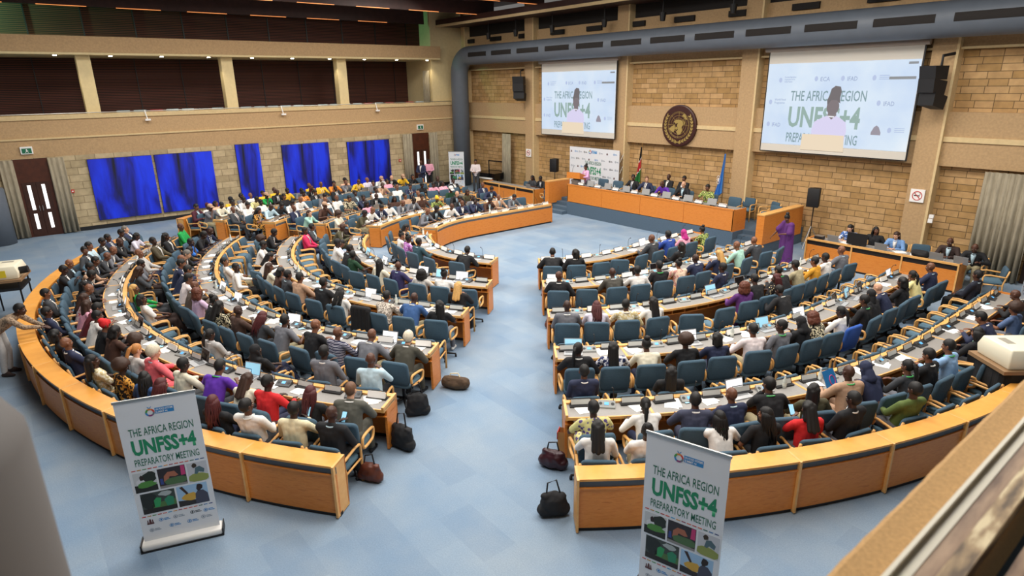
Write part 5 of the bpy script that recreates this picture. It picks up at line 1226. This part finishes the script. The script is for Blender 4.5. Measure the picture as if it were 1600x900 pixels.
for k, (x, top, hair, fl, pz, w) in enumerate(ST):
    armchair((x, 19.85, .03), math.pi, 'wooden armchair behind %s staff table, %s from left' % ('right' if x > -15 else 'left', ordn(k if k < 5 else k-5)))
    person((x, 19.85, -.02), math.pi+.1, top, hair, fl, pz, w)
for k, x in enumerate((-8.3, -6.95, -5.55, -4.98)): laptop((x, 19.2, .745), math.pi, 'grey laptop on the right staff table, %s from left' % ordn(k), 'w')
laptop((-22.5, 19.2, .745), math.pi, 'dark laptop on the left staff table', 'k')
for k, x in enumerate((-8.0, -6.5, -6.1)):
    tag(inst('paper_sheets', PAP, None, None, (x, 19.25, .745), 1.2+k), 'white paper sheets on the right staff table, %s from left' % ordn(k), 'paper')
t = thing('monitor', 'wide black desktop monitor on the right staff table', 'monitor', (-7.65, 19.12, .745), 0); MB().box((0, 0, .2), (.56, .03, .34)).build('panel', BLACK, t); MB().box((0, .06, .02), (.24, .18, .03)).build('foot', BLACK, t)
t = thing('document_box', 'small black equipment box on the left end of right staff table', 'box', (-8.75, 19.15, .745)); MB().b2((-.12, -.1, 0), (.12, .1, .1)).build('body', BLACK, t); MB().b2((-.12, -.1, .1), (.12, .1, .115)).build('lid', METAL, t)
armchair((-6.3, 20.2, 0), math.pi+.3, 'empty wooden armchair by the right pillar behind staff table'); armchair((-4.3, 19.3, 0), math.pi/2+.4, 'empty wooden armchair beside the end of right staff table')
armchair((-24.0, 20.0, 0), math.pi, 'empty wooden armchair behind the left staff table'); swivel((-21.3, 19.2, 0), 1.2, 'grey blue swivel chair beside left podium side wall', False)
def slump_bag(name, loc, rz, w, d, h, m, label, handle=True, m2=None):
    t = thing(name, label, 'bag', loc, rz)
    me = blob('body', [ell((0, 0, h*.42), (w*.5, d*.5, h*.45)), cap((-w*.33, 0, d*.4), d*.4, (w*.33, 0, d*.4), d*.4), cap((-w*.3, 0, h*.7), d*.24, (w*.3, 0, h*.68), d*.24)], .012, m, 3, .6); rough(me, .012, 14, len(label)); me.materials[0] = m; inst('body', me, t)
    if handle: MB().tube([(-w*.25, 0, h*.8), (-w*.2, .02, h*1.15), (w*.1, .03, h*1.22), (w*.22, 0, h*.8)], .012, 6).build('handle', m2 or BLACK, t)
    MB().box((0, d*.36, h*.5), (w*.5, d*.2, h*.3)).build('pocket', m2 or m, t)
    return t
LEATH = mat('brown_leather', '#5a2c1c', .45, var=.2); BLK2 = mat('black_nylon', '#17181b', .8, var=.2); WINE = mat('wine_leather', '#34141c', .35, var=.2)
slump_bag('bag', (-5.95, 20.0-.9, .745), 0, .4, .25, .18, BLK2, 'slumped black bag on the right staff table', False)
slump_bag('backpack', (-7.8, 4.0, 0), .3, .42, .26, .5, BLK2, 'black backpack on carpet at the near left desk row end')
slump_bag('backpack', (-8.55, 4.72, 0), 1.1, .4, .24, .5, BLK2, 'black laptop backpack leaning on fourth near left desk end')
slump_bag('handbag', (-8.97, 5.78, 0), .6, .5, .3, .24, mat('brown_canvas', '#4f3b28', .8, var=.3), 'brown handbag with cream flap lying in the central aisle', True, mat('cream_flap', '#e2d3ac', .6))
slump_bag('handbag', (-5.1, 4.72, 0), 1.0, .38, .24, .42, BLK2, 'black handbag hanging at the end of right outer barrier')
slump_bag('handbag', (-5.9, 5.45, 0), .5, .4, .26, .34, WINE, 'wine red leather handbag by the first right block armchair')
t = thing('paper_carrier_bag', 'brown paper carrier bag with red edge beside the last right desk', 'bag', (-5.98, 5.85, 0), .6); MB().add([(-.16, -.08, 0), (.16, -.08, 0), (.16, .08, 0), (-.16, .08, 0), (-.17, -.07, .42), (.17, -.07, .42), (.17, .07, .42), (-.17, .07, .42)], [(0, 3, 2, 1), (0, 1, 5, 4), (1, 2, 6, 5), (2, 3, 7, 6), (3, 0, 4, 7)]).build('sack', mat('kraft_paper', '#b98a55', .8), t); MB().b2((-.175, -.09, .3), (-.165, .09, .42)).build('edge_stripe', REDINK, t)
slump_bag('handbag', (-7.35, 3.22, 0), .6, .36, .22, .34, LEATH, 'brown leather handbag under the last near left armchair')
slump_bag('handbag', (-10.0, 9.2, 0), .8, .36, .22, .3, LEATH, 'tan leather handbag on carpet at second near left desk end')
slump_bag('backpack', (-17.4, 6.9, 0), 2.0, .36, .24, .44, BLK2, 'black backpack before the armchairs of the second near left row')
slump_bag('handbag', (-6.1, 10.35, 0), .4, .45, .28, .34, mat('olive_canvas', '#7a7146', .8, var=.2), 'olive canvas bag on the floor under right block chairs')

# standing people
person((-9.2, 18.0, 0), math.radians(150), 'd:purple', 'u', '', 'gown', 'standing with a hand out by the right staff table', 1.0)
person((-15.28, -.72, 0), math.radians(-25), 't:check', 'c', '', 'bend', 'bending over outer barrier at the left edge', 1.02, trousers='lightgrey')
person((-29.5, 17.95, 0), math.radians(-120), 't:pink', 'c', '', 'stand', 'standing by the far corner door', .97, trousers='black')
person((-28.9, 17.1, 0), math.radians(-150), 's:navy', 'n', '', 'stand', 'standing in the aisle near the far corner door', 1.0)
person((-27.2, 19.4, 0), math.radians(-140), 't:palepink', 'c', '', 'stand', 'standing beside the black piano like case', 1.0, trousers='darkgrey')
# piano in the far corner
t = thing('grand_piano', 'black piano with raised lid in the far corner behind a standing person', 'piano', (-27.3, 20.55, 0), .15); BG = mat('black_gloss', '#0d0d0f', .15)
g = MB(); PF = lambda u, v, h: (u, v, h); g.poly([(-.75, -.6), (.75, -.6), (.75, .1), (.55, .35), (.2, .5), (-.2, .6), (-.75, .6)], PF, .62, .95); g.build('case', BG, t)
o = MB().poly([(-.75, 0), (.75, 0), (.75, .02), (-.75, .02)], PF, 0, .02).box((0, 0, .5), (1.5, .03, .06)).box((-.72, 0, .25), (.06, .03, .5)).box((.72, 0, .25), (.06, .03, .5)).build('lid_frame', BG, t); o.location = (0, .5, .95)
for x, y in ((-.62, -.45), (.62, -.45), (-.1, .45)): MB().b2((x-.06, y-.06, 0), (x+.06, y+.06, .62)).build('leg', BG, t)
MB().b2((-.6, -.7, .66), (.6, -.5, .72)).build('keyboard', WHITE, t)

# roll-up banners
def photo(t, F, u0, v0, u1, v1, kind):
    S = lambda x, y: (u0+(u1-u0)*x, v0+(v1-v0)*y)
    fr = MB().poly([S(0, 0), S(1, 0), S(1, 1), S(0, 1)], F, 0, .0015).build('photo', mat('photo_'+{'a': 'pale_sky', 'b': 'market_dark', 'c': 'grey_sky', 'd': 'shade_green', 'e': 'blue_sky'}[kind], {'a': '#c4c8ca', 'b': '#2a2126', 'c': '#c3c6cd', 'd': '#39423c', 'e': '#9cc0e0'}[kind], .5), t)
    def P(n, c, pts, h): MB().poly([S(*p) for p in pts], F, .001, h).build(n, mat('ink_'+c[1:], c, .6), fr)
    def blobp(cx, cy, rx, ry, n=12, seed=0):
        rd = random.Random(seed); return [(min(1, max(0, cx+rx*(1+rd.uniform(-.2, .2))*math.cos(a))), min(1, max(0, cy+ry*(1+rd.uniform(-.2, .2))*math.sin(a)))) for a in [2*math.pi*k/n for k in range(n)]]
    if kind == 'a':
        P('trees', '#232b22', blobp(.72, .72, .3, .3, seed=1), .0022); P('soil', '#20211c', [(0, 0), (1, 0), (1, .3), (0, .38)], .0022); P('seedlings', '#4e8a3c', blobp(.55, .36, .42, .17, seed=2), .0028); P('shirt', '#d8dade', blobp(.3, .5, .18, .2, seed=3), .0026); P('head', '#2a1c18', blobp(.36, .72, .1, .13, seed=4), .003)
    elif kind == 'b':
        P('stooping_figure', '#a8684f', [(.18, .3), (.2, .6), (.35, .78), (.6, .78), (.72, .55), (.6, .5), (.4, .55), (.32, .3)], .0022); P('leaves', '#4c6e46', blobp(.6, .26, .4, .2, seed=5), .0025); P('pink_cloth', '#c23a74', [(.82, .5), (.98, .5), (.98, .98), (.84, .98)], .0025); P('blue_cloth', '#33458a', [(.04, .2), (.16, .2), (.14, .5), (.05, .5)], .0025); P('ground', '#8c8a88', [(0, 0), (1, 0), (1, .1), (0, .12)], .0026)
    elif kind == 'c':
        P('crop', '#8f9a52', blobp(.5, .2, .6, .22, seed=6), .0022); P('worker', '#4f6a74', [(.32, .42), (.4, .72), (.62, .78), (.85, .6), (.8, .42), (.55, .5), (.45, .38)], .0025); P('head', '#3a2c1c', blobp(.36, .84, .13, .12, seed=7), .003)
    elif kind == 'd':
        P('grass', '#4f7440', [(.3, .2), (1, .22), (1, .5), (.3, .45)], .0021); P('trees', '#1f2522', blobp(.22, .62, .3, .42, seed=8), .0021); P('green_overall', '#2f9a5c', [(.36, .25), (.36, .6), (.45, .72), (.58, .66), (.55, .45), (.5, .25)], .0025); P('green_overall', '#2d8a66', [(.72, .2), (.66, .55), (.8, .7), (.94, .6), (.92, .25)], .0025); P('soil', '#241f1c', [(0, 0), (1, 0), (1, .2), (0, .24)], .0023); P('light', '#aab4b4', blobp(.72, .85, .2, .12, seed=9), .0022)
    else:
        P('fruit', '#d0a544', blobp(.4, .42, .24, .2, seed=10), .0023); P('tray', '#2c2a2c', [(0, 0), (.6, 0), (.6, .22), (0, .3)], .0022); P('dress', '#44485a', [(.55, .0), (.58, .5), (.68, .66), (.85, .64), (.98, .45), (1, 0)], .0025); P('head', '#2a1c18', blobp(.74, .8, .11, .16, seed=11), .003); P('arm', '#3c2620', [(.1, .95), (.2, .98), (.36, .6), (.3, .55)], .0026)
DASH = ['#c43a34', '#b98a3a', '#3f8f4a', '#b03a2e', '#cf4a3a', '#3f9ac6', '#d0923a', '#8c2a4a', '#cf5a3a', '#c43a34', '#d0623a', '#2f5f4a', '#2f6aa6', '#2a3f7a']
def rollup(loc, rz, label, full=True):
    t = thing('rollup_banner', label, 'banner', loc, rz, None); W_ = .85
    F = lambda u, v, h: (-W_/2+u, -.006-h, v)
    MB().b2((-W_/2, -.006, .08), (W_/2, -.002, 2.0)).build('banner_sheet', VINYL, t)
    MB().b2((-W_/2-.01, -.014, 1.99), (W_/2+.01, .006, 2.02)).build('top_rail', METAL, t)
    me = MB().b2((-W_/2-.03, -.1, 0.012), (W_/2+.03, .1, .1)).mesh('cassette', mat('white_aluminium', '#e9e8e4', .35)); inst('cassette', bev(me, .025), t)
    MB().b2((-W_/2-.04, -.105, 0), (W_/2+.04, .105, .02)).build('foot', BLACK, t); MB().b2((-W_/2-.042, -.1, .0), (-W_/2-.03, .1, .11)).b2((W_/2+.03, -.1, 0), (W_/2+.042, .1, .11)).build('end_cap', BLACK, t)
    MB().tube([(0, .03, .08), (0, .03, 2.0)], .012, 6).build('support_pole', METAL, t)
    food_logo(t, F, .3, 1.77, .1)
    text(t, 'THE AFRICA REGION', F, .09, 1.54, .68, .105, .002, DGREEN_T, bold=.006); text(t, 'UNFSS+4', F, .09, 1.285, .68, .21, .002, GREEN_T, bold=.042); text(t, 'PREPARATORY MEETING', F, .085, 1.145, .69, .095, .002, DGREEN_T, bold=.006)
    for v in (1.09, .44):
        for k, c in enumerate(DASH): MB().poly([(.03+k*.057, v), (.073+k*.057, v), (.073+k*.057, v+.011), (.03+k*.057, v+.011)], F, 0, .0015).build('coloured_dash', mat('dash_'+c[1:], c, .6), t)
    photo(t, F, .03, .79, .27, 1.06, 'a'); photo(t, F, .29, .79, .59, 1.06, 'b'); photo(t, F, .61, .79, .83, 1.06, 'c')
    photo(t, F, .06, .48, .43, .765, 'd'); photo(t, F, .45, .48, .79, .765, 'e')
    mini_logo(t, F, .07, .33, .075, 'crest')
    for u, v, k in ((.2, .34, 'blue'), (.36, .34, 'grey'), (.55, .35, 'dark'), (.7, .34, 'blue'), (.08, .22, 'grey'), (.3, .23, 'blue'), (.5, .23, 'blue'), (.66, .25, 'grey')): mini_logo(t, F, u, v, .05, k)
    return t
def place_rollup(a, b, label):
    a = Vector(a); b = Vector(b); c = (a+b)/2; d = b-a
    return rollup((c.x, c.y, 0), math.atan2(d.y, d.x), label)
place_rollup((-7.86, .44), (-7.61, 1.22), 'roll up banner with green lettering in the left foreground, before the barrier')
place_rollup((-3.53, 4.60), (-2.77, 4.82), 'roll up banner with green lettering in front of the right barrier')
place_rollup((-29.1, 19.0), (-28.5, 19.55), 'distant roll up banner in far corner near the duct')
place_rollup((-3.6, 19.2), (-3.35, 19.9), 'roll up banner cut by the right picture edge beside dark doorway')

# data projectors on draped stands
def projector(loc, rz, label, yellow):
    t = thing('data_projector', label, 'projector', loc, rz); PC = mat('cream_plastic', '#e4dec6', .5)
    me = MB().add([(-.4, -.36, 1.0), (.4, -.36, 1.0), (.4, .36, 1.0), (-.4, .36, 1.0), (-.42, -.38, 1.16), (.42, -.38, 1.16), (.42, .38, 1.16), (-.42, .38, 1.16), (-.38, -.33, 1.32), (.38, -.33, 1.32), (.38, .33, 1.32), (-.38, .33, 1.32)], [(0, 3, 2, 1), (8, 9, 10, 11)]+[(i, (i+1) % 4, 4+(i+1) % 4, 4+i) for i in range(4)]+[(4+i, 4+(i+1) % 4, 8+(i+1) % 4, 8+i) for i in range(4)]).mesh('housing', PC); inst('housing', bev(me, .02), t)
    MB().tube([(.2, .37, 1.16), (.2, .55, 1.18)], .09, 16).build('lens', BLACK, t)
    MB().b2((-.25, -.05, 1.318), (-.12, .2, 1.323)).build('control_panel', mat('panel_grey', '#9a968a', .5), t)
    if yellow: MB().box((.418, -.02, 1.15), (.012, .3, .17), 0, 0, -.02).build('yellow_label', mat('yellow_sticker', '#d8c227', .5), t)
    MB().b2((-.5, -.42, .94), (.5, .42, 1.0)).build('shelf', mat('plywood', '#8d6f4f', .6), t)
    if yellow:
        for sx in (-.42, .42):
            for sy in (-.34, .34): MB().tube([(sx, sy, 0), (sx, sy, .94)], .02, 8).build('leg', BLACK, t)
        MB().b2((-.46, -.38, .72), (.46, .38, .78)).build('tray', BLACK, t); return t
    g = MB(); n = 40; vs = []; fs = []
    for k in range(n):
        a = 2*math.pi*k/n; w = 1+.05*math.sin(k*2.1)
        for z, s in ((.94, 1), (.0, 1.05*w)): vs.append((.46*s*max(-1, min(1, 1.25*math.cos(a))), .38*s*max(-1, min(1, 1.25*math.sin(a))), z))
    for k in range(n): q = (k+1) % n; fs.append((2*k, 2*q, 2*q+1, 2*k+1))
    g.add(vs, fs).build('black_drape', BLK2, t); return t
projector((-2.15, 12.25, 0), math.radians(50), 'cream data projector on black draped stand among right block armchairs', False)
projector((-19.75, -.5, 0), math.radians(-14), 'cream data projector with yellow side label on open stand at left edge', True)
t = thing('equipment_pedestal', 'thick grey round pedestal with a small cream box at far left', 'pedestal', (-29.75, -.62, 0)); MB().lathe([(.5, 0), (.5, 2.02), (.47, 2.06)], n=32).build('column', DUCT, t, True); MB().b2((-.3, -.3, 2.06), (.3, .3, 2.12)).build('board', WOOD, t); MB().b2((-.2, -.22, 2.12), (.2, .22, 2.42)).build('box', mat('cream_plastic', '#e4dec6', .5), t)
# folder held up in the right block
t = thing('folder', 'blue folder with pink ring held up in the last right desk row', 'folder', (FOLDER[0].x, FOLDER[0].y, .83), FOLDER[1]+.3); MB().box((0, 0, .14), (.26, .012, .34), 0, -.5).build('cover', mat('folder_blue', '#1d6fae', .4), t)
g = MB(); FF = lambda u, v, h: (u, v, h); g.tube([(.03+.06*math.cos(a), .0, .14+.08*math.sin(a)) for a in [2*math.pi*k/16 for k in range(16)]], .008, 5, True); o = g.build('ring_print', mat('folder_pink', '#c0407e', .5), t); o.rotation_euler = (-.5, 0, 0); o.location = (0, -.075, .02)
def blob_obj(n, shapes, m):
    me = blob(n, shapes, .014, m, 4, .7); me.materials[0] = m; return inst(n, me)
# jacket over a chair back in the third near left row
p, d = pos('A', DR[2]+.27, 2.02, DR[2]); t = tag(blob_obj('jacket_on_chair', [cap((-.2, 0, .98), .06, (.2, 0, .98), .06), cap((-.2, -.02, .95), .055, (-.2, -.03, .5), .06), cap((.2, -.02, .95), .055, (.2, -.03, .48), .06), cap((0, -.02, .95), .05, (0, -.04, .5), .05), cap((-.1, -.02, .95), .05, (-.1, -.04, .48), .05), cap((.1, -.02, .95), .05, (.1, -.04, .46), .05)], BLK2), 'black jacket hung over a chair back in the third near left row', 'jacket'); t.location = (p.x, p.y, 0); t.rotation_euler = (0, 0, yaw(d))
# held phones, resting in the raised hand of the person who holds them
HL = {'t:red': 'phone held up by the person in red at right outer row', 's:black': 'phone held by the person in black at near left outer row end', 't:creamcheck': 'phone held by the person in cream checked shirt, near left outer row'}
done = set()
for p, d, rz, top in HELD:
    if top in done: continue
    done.add(top); s = Vector((d.y, -d.x)); q = p+d*.33; phone((q.x, q.y, .93), rz, HL[top], .9)
